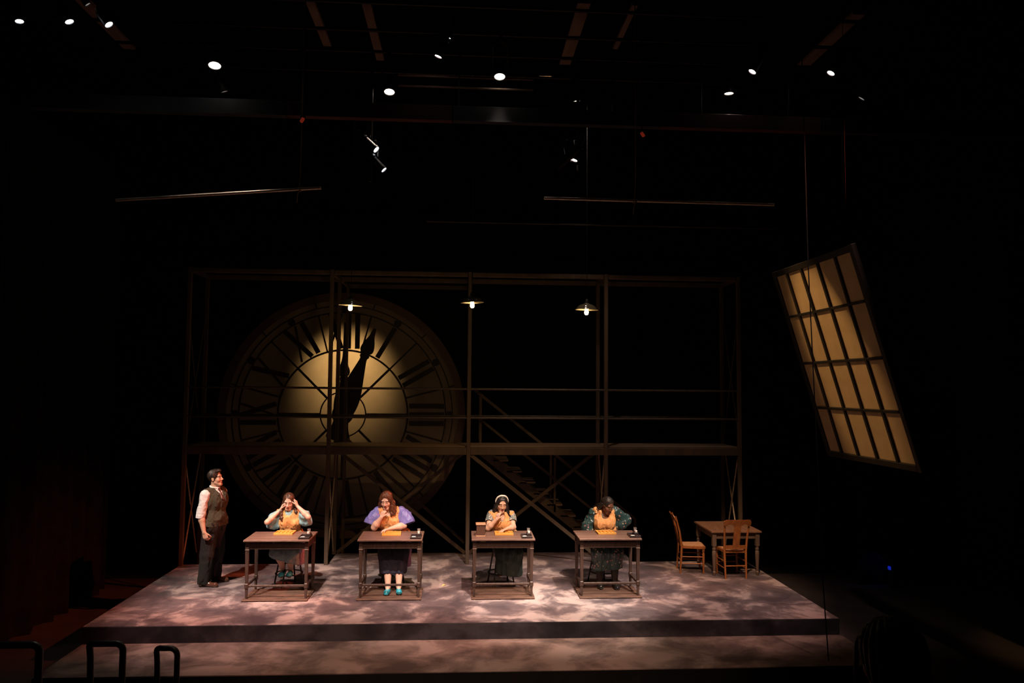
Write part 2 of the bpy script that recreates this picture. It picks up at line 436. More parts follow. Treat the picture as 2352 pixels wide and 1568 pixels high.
ck('rim', MB().ring(R_IN, R_OUT, kf, -0.06, 0.07, 120), M_CLOCKRIM)
for r, w in ((R_A, 0.022), (R_B, 0.026), (R_C, 0.036), (R_D, 0.026)):
    ck('dial_ring', MB().ring(r - w / 2, r + w / 2, kf, 0.0, 0.012, 110), M_CLOCKINK)
def polar(ang, r, off=0.0):
    """clock angle (0 = twelve, clockwise), radius and clockwise offset -> dial coordinates"""
    s_, c_ = math.sin(ang), math.cos(ang)
    return (s_ * r + c_ * off, c_ * r - s_ * off)
def stroke(mb, ang, r0, o0, r1, o1, w, t=0.014):
    a = Vector(polar(ang, r0, o0)); c = Vector(polar(ang, r1, o1)); d = (c - a).normalized(); nn = Vector((-d.y, d.x)) * (w / 2)
    mb.prism([a - nn, c - nn, c + nn, a + nn], kf, 0.0, t); return mb
NUM = ['XII', 'I', 'II', 'III', 'IIII', 'V', 'VI', 'VII', 'VIII', 'IX', 'X', 'XI']
ri, ro = R_C + 0.03, R_B - 0.03
CW = {'I': 0.175, 'V': 0.33, 'X': 0.34}
for h in range(12):
    ang = h * PI / 6
    mb = MB(); tot = sum(CW[c] for c in NUM[h]); o = -tot / 2
    for c in NUM[h]:
        w = CW[c]; mid = o + w / 2
        if c == 'I': stroke(mb, ang, ri, mid, ro, mid, 0.095)
        elif c == 'V':
            stroke(mb, ang, ri, mid, ro, mid - w * 0.36, 0.095, 0.014); stroke(mb, ang, ri, mid, ro, mid + w * 0.36, 0.045, 0.015)
        else:
            stroke(mb, ang, ri, mid + w * 0.34, ro, mid - w * 0.34, 0.095, 0.014); stroke(mb, ang, ri, mid - w * 0.34, ro, mid + w * 0.34, 0.04, 0.015)
        o += w
    ck('numeral', mb, M_CLOCKINK)
    pc = polar(ang, (R_A + R_B) / 2 + 0.005)
    ck('hour_dot', MB().prism([(pc[0] + 0.075 * math.cos(2 * PI * i / 18), pc[1] + 0.075 * math.sin(2 * PI * i / 18)) for i in range(18)], kf, 0.0, 0.016), M_CLOCKINK)
    ah = ang + PI / 12
    ck('minute_tick', stroke(MB(), ah, R_A, 0, R_IN, 0, 0.025, 0.012), M_CLOCKINK)
    ck('divider', stroke(MB(), ah, R_C, 0, R_B, 0, 0.032, 0.012), M_CLOCKINK)
for k in range(8):
    ck('spoke', stroke(MB(), k * PI / 4, R_D, 0, R_C, 0, 0.045, 0.012), M_CLOCKINK)
def hand(ang, pts, t0, t1):
    """pts: half outline (r, half width) from tail to tip"""
    for _ in range(2):                                   # round the corners of the outline
        pts = [pts[0]] + [p_ for a, c in zip(pts[:-1], pts[1:]) for p_ in ((a[0] * .75 + c[0] * .25, a[1] * .75 + c[1] * .25), (a[0] * .25 + c[0] * .75, a[1] * .25 + c[1] * .75))] + [pts[-1]]
    P_ = [polar(ang, r, w) for r, w in pts] + [polar(ang, r, -w) for r, w in reversed(pts)]
    return MB().prism(P_[::-1], kf, t0, t1)
q = KP
ck('minute_hand', hand(math.radians(19.5), [(-62 * q, 14 * q), (-58 * q, 20 * q), (-20 * q, 12 * q), (0, 22 * q), (30 * q, 27 * q), (60 * q, 24 * q), (110 * q, 13 * q), (138 * q, 7 * q),
    (141 * q, 11 * q), (146 * q, 11 * q), (149 * q, 8 * q), (154 * q, 15 * q), (164 * q, 16 * q), (178 * q, 12 * q), (192 * q, 6 * q), (203 * q, 5 * q), (212 * q, 3 * q)], 0.06, 0.085), M_CLOCKINK)
ck('hour_hand', hand(math.radians(0.5), [(-72 * q, 16 * q), (-66 * q, 20 * q), (-25 * q, 11 * q), (0, 20 * q), (20 * q, 22 * q), (50 * q, 18 * q), (76 * q, 7 * q), (79 * q, 10 * q), (84 * q, 10 * q),
    (87 * q, 7 * q), (92 * q, 13 * q), (102 * q, 14 * q), (114 * q, 9 * q), (130 * q, 4 * q), (160 * q, 3.5 * q), (214 * q, 3 * q)], 0.03, 0.055), M_CLOCKINK)
ck('hub', MB().cyl(kf(0, 0, 0.0), kf(0, 0, 0.1), 24 * q, n=28), M_CLOCKINK)

# ------------------------------------------------------------------ hanging window
WW, WH = 2.293, 2.877
win = empty('hanging_window', (5.4227, 10.70, 3.4583), label='large tilted many-paned window hanging right of the stage', cat='window')
win.rotation_euler = (0.2936, -0.0016, -1.5576)
M_PANE = pmat('frosted_amber_pane', (0.50, 0.345, 0.18), (0.56, 0.39, 0.215), 5, rough=0.7, spec=0.3, bump=0.02)
M_MULL = pmat('black_window_bar', (0.01, 0.008, 0.006), (0.018, 0.014, 0.01), 8, rough=0.6)
M_WFRAME = pmat('dark_window_frame', (0.010, 0.007, 0.005), (0.016, 0.011, 0.008), 8, rough=0.6)
US = [0.0, 0.169, 0.379, 0.600, 0.819, 1.0]; VS = [0.0, 0.2325, 0.499, 0.7515, 1.0]
fx = lambda u: (u - 0.5) * WW
fz = lambda v_: (0.5 - v_) * WH
for i in range(5):
    for j in range(4):
        x0, x1 = fx(US[i]), fx(US[i + 1]); z1, z0 = fz(VS[j]), fz(VS[j + 1])
        MB().box((0, 0, 0), (x1 - x0 - 0.012, 0.008, z1 - z0 - 0.012)).build('pane', M_PANE, win, loc=((x0 + x1) / 2, 0.0, (z0 + z1) / 2))
for u in US[1:-1]: MB().box((0, 0, 0), (0.05, 0.045, WH), bev=0.004).build('mullion', M_MULL, win, loc=(fx(u), -0.012, 0))
for v_ in VS[1:-1]:
    for i in range(5):
        x0, x1 = fx(US[i]), fx(US[i + 1])
        MB().box((0, 0, 0), (x1 - x0 - 0.052, 0.04, 0.038), bev=0.004).build('glazing_bar', M_MULL, win, loc=((x0 + x1) / 2, -0.012, fz(v_)))
for s_ in (-1, 1):
    MB().box((0, 0, 0), (0.09, 0.07, WH + 0.18), bev=0.006).build('stile', M_WFRAME, win, loc=(s_ * (WW / 2 + 0.04), 0, 0))
    MB().box((0, 0, 0), (WW - 0.01, 0.07, 0.09), bev=0.006).build('head_rail' if s_ > 0 else 'sill_rail', M_WFRAME, win, loc=(0, 0, s_ * (WH / 2 + 0.04)))
for s_ in (-1, 1):
    o = MB().cyl((0, 0, 0), (0, 0, 4.27), 0.004, n=6).build('hanging_wire', M_VELOUR, loc=(5.0, 10.70 - s_ * 1.05, 4.93))
    tag(o, ['thin wire holding the near top corner of the tilted window', 'thin wire holding the far top corner of the tilted window'][s_ < 0], 'wire', 'window suspension wires')
# ------------------------------------------------------------------ overhead rig
M_LANT = pmat('black_lantern_housing', (0.010, 0.010, 0.010), (0.02, 0.02, 0.02), 10, rough=0.4)
M_CEILBOARD = pmat('pale_ceiling_board', (0.30, 0.20, 0.15), (0.36, 0.25, 0.19), 4, (3, 0.3, 1), rough=0.8)
M_REDGIRD = pmat('dark_red_girder', (0.09, 0.03, 0.026), (0.12, 0.04, 0.034), 3, rough=0.55)
M_DARKGIRD = pmat('blue_black_girder', (0.035, 0.038, 0.045), (0.05, 0.053, 0.06), 3, rough=0.55)
LB = ['leftmost pale ceiling board running away overhead', 'pale ceiling board left of the two middle lanterns', 'broken-up pale ceiling board nearest the centre left',
      'pale ceiling board above the centre right', 'thin pale ceiling board right of centre', 'rightmost pale ceiling board running away overhead']
for (x, y0, y1, w), lb in zip(((-5.80, 10.9, 13.3, 0.2), (-2.36, 11.3, 12.9, 0.14), (-1.52, 11.0, 13.4, 0.14), (1.76, 11.1, 13.3, 0.2), (2.53, 11.1, 12.6, 0.09), (6.02, 11.1, 13.1, 0.2)), LB):
    tag(slab('ceiling_board', (x - w / 2, y0, 8.8), (x + w / 2, y1, 8.86), M_CEILBOARD, kind='', bev=0.005), lb, 'board', 'ceiling boards')
for o in [o for o in bpy.data.objects if o.name.startswith('ceiling_board')]: del o['kind']
def pipe_x(y, z, x0, x1, label, r=0.025, mat=M_PIPE, grp='lighting pipes'):
    o = MB().cyl((x0, 0, 0), (x1, 0, 0), r, n=12).build('lighting_pipe', mat, smooth=True, loc=(0, y, z)); return tag(o, label, 'pipe', grp)
PIPES = {}
for y, z, lb in ((9.95, 8.1, 'nearest black lighting pipe high under the ceiling'), (10.75, 8.1, 'second black lighting pipe from the front, high up'),
              (11.45, 8.1, 'third black lighting pipe from the front, high up'), (12.2, 8.1, 'farthest black lighting pipe high under the ceiling')):
    pipe_x(y, z, -8.5, 8.5, lb)
gird = empty('catwalk_girder', (0, 11.14, 6.95), label='dark lighting catwalk girder spanning the whole width overhead', cat='girder')
for x0, x1, m_ in ((-8.9, -2.6, M_DARKGIRD), (-2.59, -0.2, M_REDGIRD), (-0.19, 2.9, M_DARKGIRD), (2.91, 5.4, M_REDGIRD), (5.41, 8.9, M_DARKGIRD)):
    MB().box(((x0 + x1) / 2, 0, 0.12), (x1 - x0, 0.05, 0.22), bev=0.004).build('web_panel', m_, gird)
    MB().box(((x0 + x1) / 2, 0, 0.0), (x1 - x0, 0.13, 0.014)).build('bottom_flange', m_, gird)
for x in (-4.7, -2.4, -0.1, 2.2, 3.55, 4.9):
    MB().cyl((x, 0.0, 0.23), (x, 0.0, 1.15), 0.014, n=8).build('upright', M_PIPE, gird)
for z in (0.62, 0.78):
    MB().cyl((-1.0, 0.0, z - 0.11), (1.0, 0.0, z - 0.11), 0.016, n=8).build('walk_rail', M_CEILBOARD, gird, smooth=True)

def lantern(kind, lens, aim, r, lens_mat, pipe_z, pipe_y, label, group='stage lanterns', watt=0):
    """theatre lantern: barrel, lens, yoke and hook clamp on the pipe above; lens = centre of its front glass"""
    lens = Vector(lens); d = Vector(aim).normalized()
    L = 0.42 if kind == 'profile' else 0.26
    back = lens - d * L
    root = empty('stage_lantern', (lens.x, pipe_y, pipe_z), label=label, cat='lantern', group=group)
    inv = Matrix.Translation(-Vector((lens.x, pipe_y, pipe_z)))
    def ad(name, mb, mat, smooth=True):
        o = mb.build(name, mat, root, smooth); o.matrix_parent_inverse = inv; return o
    if kind == 'profile':
        mb = MB().cyl(lens - d * 0.02, lens - d * 0.24, r * 1.08, r * 0.95, 20).cyl(lens - d * 0.24, back, r * 1.25, r * 0.8, 20)
    else:
        mb = MB().cyl(lens - d * 0.02, lens - d * 0.18, r * 1.1, r * 1.1, 22).cyl(lens - d * 0.18, back, r * 1.1, r * 0.55, 22)
    ad('barrel', mb, M_LANT)
    # front collar ring
    x = d.cross(Vector((0, 0, 1)) if abs(d.z) < 0.9 else Vector((0, 1, 0))).normalized(); y = d.cross(x)
    fn = lambda a, b_, t: lens + x * a + y * b_ + d * t
    ad('collar', MB().ring(r * 0.98, r * 1.2, fn, -0.03, 0.012, 28), M_LANT)
    n_ = 28
    ad('lens', MB().prism([(r * math.cos(2 * PI * i / n_), r * math.sin(2 * PI * i / n_)) for i in range(n_)], fn, -0.012, 0.0), lens_mat)
    mid = lens - d * (L * 0.5); ax = Vector((1, 0, 0)); ax = (ax - d * ax.dot(d)).normalized()
    top = Vector((mid.x, pipe_y, pipe_z - 0.09))
    yk = [mid + ax * (r * 1.35), mid + ax * (r * 1.35) + (top - mid) * 0.8, top + ax * 0.02, top - ax * 0.02, mid - ax * (r * 1.35) + (top - mid) * 0.8, mid - ax * (r * 1.35)]
    ad('yoke', MB().tube(yk, 0.009, 6), M_LANT)
    ad('hook_clamp', MB().box((mid.x, pipe_y, pipe_z - 0.05), (0.035, 0.05, 0.1), bev=0.006).box((mid.x, pipe_y, pipe_z + 0.03), (0.035, 0.075, 0.03), bev=0.006), M_LANT, False)
    if watt:
        dl = bpy.data.lights.new('lantern_beam', 'SPOT'); dl.energy = watt; dl.spot_size = math.radians(58); dl.spot_blend = 0.9; dl.color = WARM; dl.shadow_soft_size = 0.06
        ol = bpy.data.objects.new('lantern_beam', dl); COL.objects.link(ol); ol.parent = root; ol.matrix_parent_inverse = inv
        ol.location = lens + d * 0.03; ol.rotation_euler = d.to_track_quat('-Z', 'Y').to_euler()
    return root
L_COLD = emit('cold_white_lens', (0.86, 0.93, 1.0), 9.0); L_WARM = emit('warm_white_lens', (1.0, 0.86, 0.70), 9.0); L_PINK = emit('pink_white_lens', (1.0, 0.76, 0.72), 7.0)
L_DIM = emit('dim_lens', (0.9, 0.85, 0.8), 0.25)
def up_ray(x, z, y):      # keep the same sight line as measured at y = 10.5
    k = y / 10.5; return (x * k, y, 3.04 + (z - 3.04) * k)
LANT = [
    ('fresnel', -6.04, 7.93, 9.95, 0.062, (0.25, -0.1, -1), L_COLD, 'cold white lantern at the far left end of the nearest pipe'),
    ('fresnel', -5.39, 7.95, 9.95, 0.066, (0.5, 0.0, -1), L_COLD, 'cold white lantern, second from the left on the nearest pipe'),
    ('fresnel', -4.87, 7.93, 9.95, 0.066, (0.75, 0.0, -1), L_COLD, 'cold white lantern beside the leftmost ceiling board'),
    ('profile', -5.16, 8.20, 9.95, 0.05, (0.6, 0.3, -0.8), L_DIM, 'dim lantern cut by the top edge of the picture at left'),
    ('fresnel', -3.44, 7.41, 10.9, 0.098, (0.08, -0.28, -1), L_WARM, 'large bright lantern above the left of the girder'),
    ('profile', -3.30, 7.05, 11.3, 0.06, (0.3, 0.25, -0.9), L_DIM, 'unlit lantern hanging below the large bright left one'),
    ('fresnel', -1.06, 7.12, 11.6, 0.085, (0.0, -0.3, -1), L_WARM, 'bright lantern seen through the catwalk rails left of centre'),
    ('profile', -0.39, 7.65, 10.75, 0.062, (-0.35, 0.05, -1), L_PINK, 'pinkish lantern tilted left, high in the centre'),
    ('profile', -0.24, 7.92, 10.75, 0.03, (-0.3, 0.1, -1), L_COLD, 'small lantern just above the tilted pinkish centre one'),
    ('fresnel', 0.47, 7.39, 11.0, 0.09, (0.0, -0.28, -1), L_WARM, 'large bright lantern above the middle of the stage'),
    ('profile', 1.56, 7.08, 11.6, 0.055, (0.1, 0.2, -1), L_WARM, 'lantern showing a thin bright slit right of centre'),
    ('fresnel', 3.75, 7.26, 11.3, 0.075, (0.0, 0.03, -1), L_WARM, 'amber-white lantern above the red girder panel at right'),
    ('profile', 4.10, 7.59, 10.75, 0.066, (-0.6, 0.0, -1), L_PINK, 'pink lantern tilted left, inner one of the right pair'),
    ('profile', 5.26, 7.61, 10.75, 0.066, (-0.6, 0.0, -1), L_PINK, 'pink lantern tilted left, outer one of the right pair'),
    ('profile', 5.71, 7.25, 11.3, 0.06, (-0.5, 0.3, -0.8), L_DIM, 'unlit lantern at the far right of the rig'),
]
for k, x, z, y, r, aim, m_, lb in LANT:
    p = up_ray(x, z, y)
    lantern(k, p, aim, 0.84 * r * y / 10.5, m_, max(8.1, p[2] + 0.3) if p[2] > 7.2 else 8.1, min((9.95, 10.75, 11.45, 12.2), key=lambda q_: abs(q_ - y)), lb, watt=((45 if x == -1.06 else 190) if m_ is L_WARM else 0))
# two low clusters on drop pipes
for x, y, z0, lb in ((-1.42, 11.45, 6.1, 'black drop pipe carrying the left pair of low lanterns'), (1.72, 11.45, 6.35, 'black drop pipe carrying the right pair of low lanterns')):
    tag(MB().cyl((0, 0, 0), (0, 0, 8.08 - z0), 0.025, n=12).build('drop_pipe', M_PIPE, smooth=True, loc=(x, y, z0)), lb, 'pipe', 'drop pipes')
M_LANTGREY = pmat('scuffed_grey_housing', (0.10, 0.075, 0.06), (0.2, 0.15, 0.12), 16, rough=0.4, metal=0.4)
for (x, z, r, aim, m_, lb) in ((-1.23, 6.30, 0.05, (0.75, -0.25, -0.75), L_COLD, 'upper lantern of the left low pair, lit cold blue-white'), (-1.12, 6.02, 0.045, (0.8, -0.12, -0.9), L_COLD, 'lower lantern of the left low pair, tilted right'),
                               (1.53, 6.23, 0.05, (-0.35, -0.1, -1), L_PINK, 'lit pink lantern of the right low pair'), (1.29, 6.11, 0.05, (-0.85, 0.4, -0.75), L_DIM, 'grey unlit lantern of the right low pair, pointing down left')):
    p = up_ray(x, z, 11.35)
    lantern('profile', p, aim, r, m_, p[2] + 0.42, 11.45, lb, 'low lanterns on drop pipes')

# short bright battens on ropes
def batten(p0, p1, hang, label, lb_rope):
    p0, p1 = Vector(p0), Vector(p1); c = (p0 + p1) / 2
    o = MB().cyl(p0 - c, p1 - c, 0.022, n=12).build('steel_batten', M_BATTEN, smooth=True, loc=c); tag(o, label, 'batten', 'hung steel battens')
    h = Vector(hang); rp = MB().tube([(0, 0, 0.035), (0.01, 0, 0.4), (0, 0, 9.19 - h.z)], 0.008, 6)
    rp.tube([(0.03 * math.cos(a), 0.0, 0.03 * math.sin(a)) for a in [2 * PI * i / 14 for i in range(14)]], 0.012, 6, closed=True)
    rp.tube([(0.02, -0.03, 0.0), (-0.02, -0.03, -0.08), (-0.03, -0.02, -0.2)], 0.008, 6)
    o = rp.build('hemp_rope', M_ROPE, smooth=True, loc=h); tag(o, lb_rope, 'rope', 'batten ropes')
batten((-4.86, 10.9, 5.60), (-2.04, 10.9, 5.845), (-2.34, 10.9, 5.818), 'bare steel batten hanging level with the lanterns, left of centre', 'knotted rope holding the left steel batten')
batten((1.15, 10.9, 5.775), (4.56, 10.9, 5.76), (2.48, 10.9, 5.77), 'bare steel batten hanging right of centre, its end catching light', 'knotted rope holding the right steel batten')
tp = empty('hanging_pipe', (2.4, 12.9, 5.83), label='thin dim pipe hanging above the scaffold top', cat='pipe')
MB().cyl((-3.04, 0, 0), (3.0, 0, 0), 0.014, n=10).build('tube', M_RAIL, tp, True)
for x in (-2.6, 0.0, 2.6): MB().cyl((x, 0, 0.012), (x, 0, 3.36), 0.003, n=6).build('suspension_wire', M_BLACK, tp)
M_REDLAMP = emit('red_marker_lamp', (1.0, 0.09, 0.04), 0.09)
for x, z, a, lb in ((-2.24, 6.68, 0.5, 'small red marker lamp left of centre under the girder'), (2.50, 6.62, -0.6, 'small red marker lamp right of centre under the girder')):
    r_ = empty('marker_lamp', up_ray(x, z, 10.6), label=lb, cat='lamp', group='red marker lamps')
    R_ = Matrix.Rotation(a, 3, 'Y')
    MB().box((0, 0, 0), (0.07, 0.05, 0.05), R_, 0.006).build('housing', M_LANT, r_, loc=(0, 0.03, 0.05))
    MB().box((0, 0, 0), (0.045, 0.03, 0.075), R_, 0.01).build('lens', M_REDLAMP, r_)
    MB().cyl((0, 0.03, 0.06), (0, 0.03, 2.05), 0.006, n=6).build('stem', M_PIPE, r_)

# ------------------------------------------------------------------ three pendant lamps
M_ENAMEL = pmat('dark_olive_enamel', (0.085, 0.07, 0.042), (0.105, 0.088, 0.055), 6, rough=0.14, coat=0.5)
M_ENAMELIN = pmat('cream_enamel', (0.72, 0.62, 0.42), (0.78, 0.68, 0.47), 6, rough=0.35)
M_BULB = emit('glowing_filament_bulb', (1.0, 0.76, 0.42), 16.0)
PEND = [((-1.715, 11.75, 4.262), (0.03, 0.045), 'left pendant lamp with dark enamel shade, in front of the clock'), ((0.135, 11.75, 4.332), (0.02, -0.05), 'middle pendant lamp with dark enamel shade over the stage'),
        ((1.91, 11.75, 4.25), (0.02, 0.03), 'right pendant lamp with dark enamel shade, hanging lowest')]
for (p, tilt, lb) in PEND:
    r_ = empty('pendant_lamp', p, label=lb, cat='lamp', group='enamel pendant lamps')
    r_.rotation_euler = (tilt[0], tilt[1], 0)
    out = [(0.030, 0.105), (0.034, 0.098), (0.05, 0.090), (0.09, 0.078), (0.125, 0.060), (0.147, 0.035), (0.158, 0.012), (0.180, 0.001), (0.181, -0.002)]
    inn = [(0.178, -0.002), (0.155, 0.008), (0.143, 0.032), (0.121, 0.056), (0.088, 0.073), (0.05, 0.085), (0.03, 0.09)]
    MB().lathe(out + [(0.178, -0.002)], n=40).build('shade', M_ENAMEL, r_, True)
    MB().lathe(inn + [(0.0005, 0.091)], n=40).build('reflector', M_ENAMELIN, r_, True)
    MB().lathe([(0.0005, 0.165), (0.018, 0.16), (0.026, 0.15), (0.026, 0.128), (0.032, 0.12), (0.032, 0.1)], n=20).build('socket_cap', M_LANT, r_, True)
    MB().lathe([(0.013, 0.08), (0.014, 0.045), (0.02, 0.02), (0.029, -0.015), (0.033, -0.04), (0.031, -0.06), (0.02, -0.077), (0.0005, -0.083)], n=20).build('bulb', M_BULB, r_, True)
    MB().cyl((0, 0, 0.16), (-tilt[1] * 4.9, tilt[0] * 4.9, 4.93), 0.005, n=6).build('cord', M_PIPE, r_)
    d = bpy.data.lights.new('bulb_light', 'POINT'); d.energy = 5.0; d.color = (1.0, 0.66, 0.3); d.shadow_soft_size = 0.03
    lo = bpy.data.objects.new('bulb_light', d); COL.objects.link(lo); lo.parent = r_; lo.location = (0, 0, -0.14)

# ------------------------------------------------------------------ workbenches
M_BENCH = pmat('dark_walnut_stain', (0.036, 0.019, 0.014), (0.068, 0.037, 0.027), 9, (6, 1, 1), rough=0.5, bump=0.08)
M_BENCHV = pmat('dark_walnut_leg', (0.036, 0.019, 0.014), (0.068, 0.037, 0.027), 9, (5, 5, 0.6), rough=0.5, bump=0.08)
M_TOP = pmat('worn_brown_tabletop', (0.12, 0.063, 0.046), (0.175, 0.098, 0.072), 7, (0.7, 7, 1), rough=0.45, bump=0.05)
M_SLAT = pmat('weathered_slat', (0.055, 0.027, 0.019), (0.14, 0.072, 0.047), 6, (0.6, 5, 1), rough=0.7, bump=0.1)
M_BRASSRING = pmat('pale_worn_moulding', (0.12, 0.065, 0.048), (0.19, 0.115, 0.088), 12, rough=0.4)
def make_bench():
    t = empty('workbench')
    for i, y in enumerate((-0.22, 0.0, 0.22)):
        MB().box((0, y, 0.838), (0.92, 0.219, 0.024), bev=0.003).build('top_plank', M_TOP, t)
    for sy in (-1, 1): MB().box((0, sy * 0.25, 0.752), (0.80, 0.022, 0.085), bev=0.003).build('apron', M_BENCH, t)
    for sx in (-1, 1): MB().box((sx * 0.415, 0, 0.752), (0.022, 0.44, 0.085), bev=0.003).build('apron', M_BENCH, t)
    for sx in (-1, 1):
        for sy in (-1, 1):
            x, y = sx * 0.415, sy * 0.25
            MB().box((x, y, 0.762), (0.052, 0.052, 0.126), bev=0.003).taper((x, y, 0.70), (x, y, 0.23), 0.05, 0.036).box((x, y, 0.195), (0.054, 0.054, 0.075), bev=0.01) \
                .taper((x, y, 0.16), (x, y, 0.025), 0.036, 0.026).build('leg', M_BENCHV, t)
            MB().box((x, y, 0.703), (0.062, 0.062, 0.014), bev=0.005).build('collar', M_BRASSRING, t)
    MB().box((0, -0.25, 0.195), (0.777, 0.024, 0.032), bev=0.004).build('stretcher', M_BENCH, t)
    for sx in (-1, 1): MB().box((sx * 0.415, 0, 0.195), (0.024, 0.447, 0.032), bev=0.004).build('stretcher', M_BENCHV, t)
    return t
def make_duckboard():
    t = empty('slatted_duckboard')
    for k in range(6):
        MB().box((0, -0.272 + 0.109 * k, 0.0155), (0.915, 0.086, 0.015), bev=0.003).build('slat', M_SLAT, t)
    for x in (-0.41, 0.0, 0.41): MB().box((x, 0, 0.004), (0.05, 0.62, 0.008)).build('bearer', M_SLAT, t)
    return t
def make_stool():
    t = empty('stool')
    MB().lathe([(0.0005, 0.565), (0.155, 0.567), (0.168, 0.575), (0.17, 0.59), (0.162, 0.6), (0.0005, 0.603)], n=28).build('seat', M_BLACK, t, True)
    for k in range(4):
        a = PI / 4 + k * PI / 2 + 0.25; c, s_ = math.cos(a), math.sin(a)
        MB().cyl((c * 0.125, s_ * 0.125, 0.566), (c * 0.232, s_ * 0.232, 0.012), 0.0125, n=10).build('leg', M_BLACK, t, True)
        MB().lathe([(0.015, 0.0), (0.019, 0.004), (0.018, 0.024), (0.0125, 0.032)], (c * 0.233, s_ * 0.233, 0), 12).build('foot_cap', M_BLACK, t, True)
    rr = 0.2
    MB().tube([(rr * math.cos(2 * PI * i / 32), rr * math.sin(2 * PI * i / 32), 0.19) for i in range(32)], 0.009, 8, closed=True).build('foot_ring', M_BLACK, t, True)
    return t
M_TRAY = pmat('honey_orange_tray', (0.62, 0.27, 0.045), (0.75, 0.36, 0.07), 12, (0.6, 3, 1), rough=0.45)
M_TRAYIN = pmat('honey_tray_bed', (0.50, 0.21, 0.035), (0.62, 0.28, 0.05), 12, (0.6, 3, 1), rough=0.5)
def make_tray():
    t = empty('sorting_tray'); w, d, h = 0.275, 0.235, 0.02
    MB().box((0, 0, 0.006), (w, d, 0.012)).build('bed', M_TRAYIN, t)
    for sy in (-1, 1): MB().box((0, sy * (d / 2 - 0.006), h / 2 + 0.004), (w, 0.012, h), bev=0.002).build('rim', M_TRAY, t)
    for sx in (-1, 1): MB().box((sx * (w / 2 - 0.006), 0, h / 2 + 0.004), (0.012, d - 0.024, h), bev=0.002).build('rim', M_TRAY, t)
    for k in range(4): MB().box((-w / 2 + w * (k + 1) / 5, 0, 0.0165), (0.009, d - 0.026, 0.011)).build('divider', M_TRAY, t)
    for k in range(5): MB().box((-w / 2 + w * (k + 0.5) / 5, 0.0, 0.0155), (w / 5 - 0.012, 0.008, 0.008)).build('cross_divider', M_TRAY, t)
    return t
M_CASE = pmat('black_brown_case', (0.022, 0.014, 0.014), (0.035, 0.022, 0.022), 10, rough=0.4)
M_PAPER = pmat('white_porcelain', (0.72, 0.68, 0.62), (0.78, 0.74, 0.68), 10, rough=0.3)
def make_case():
    t = empty('paint_case')
    MB().box((0, 0, 0.006), (0.155, 0.25, 0.012), bev=0.002).build('base', M_CASE, t)
    for sy in (-1, 1): MB().box((0, sy * 0.12, 0.02), (0.155, 0.01, 0.024), bev=0.002).build('side', M_CASE, t)
    for sx in (-1, 1): MB().box((sx * 0.072, 0, 0.02), (0.01, 0.228, 0.024), bev=0.002).build('side', M_CASE, t)
    MB().box((0.036, 0.055, 0.034), (0.062, 0.115, 0.043), bev=0.003).build('jar_block', M_CASE, t)
    return t
def glass_mat():
    m, nt, b_ = new_mat('clear_glass'); b_.inputs['Transmission Weight'].default_value = 0.9; b_.inputs['Roughness'].default_value = 0.05
    b_.inputs['Base Color'].default_value = (0.95, 0.88, 0.85, 1); b_.inputs['IOR'].default_value = 1.3
    N, L = nt.nodes, nt.links; nz = N.new('ShaderNodeTexNoise'); nz.inputs['Scale'].default_value = 30
    rp = N.new('ShaderNodeMapRange'); rp.inputs[3].default_value = 0.03; rp.inputs[4].default_value = 0.1
    L.new(nz.outputs['Fac'], rp.inputs[0]); L.new(rp.outputs[0], b_.inputs['Roughness']); return m
M_GLASS = glass_mat()
def make_jar():
    t = empty('glass_tumbler')
    MB().lathe([(0.0005, 0.0), (0.021, 0.0), (0.024, 0.06), (0.0225, 0.06), (0.0195, 0.004), (0.0005, 0.004)], n=20).build('glass', M_GLASS, t, True)
    MB().lathe([(0.0005, 0.005), (0.0185, 0.005), (0.0195, 0.022), (0.0005, 0.022)], n=18).build('milky_water', M_PAPER, t, True)
    return t
def make_dish():
    return MB().lathe([(0.0005, 0.001), (0.02, 0.0), (0.029, 0.006), (0.031, 0.012), (0.027, 0.011), (0.018, 0.006), (0.0005, 0.005)], n=22).mesh('paint_dish', True)
WHO = ['the woman raising both hands to her hair', 'the woman in lilac puffed sleeves', 'the woman with the white headband', 'the woman in the dark floral dress']
BX = [-2.605, -1.008, 0.62, 2.185]; BY = 11.52
TRAYP = [(-2.60, 11.70), (-1.02, 11.60), (0.645, 11.60), (2.19, 11.63)]
CASEP = [(-2.232, 11.36), (-0.645, 11.34), (0.965, 11.35), (2.565, 11.37)]
STOOLP = [(-2.60, 12.06), (-1.03, 12.06), (0.63, 12.02), (2.22, 12.04)]
protos = None
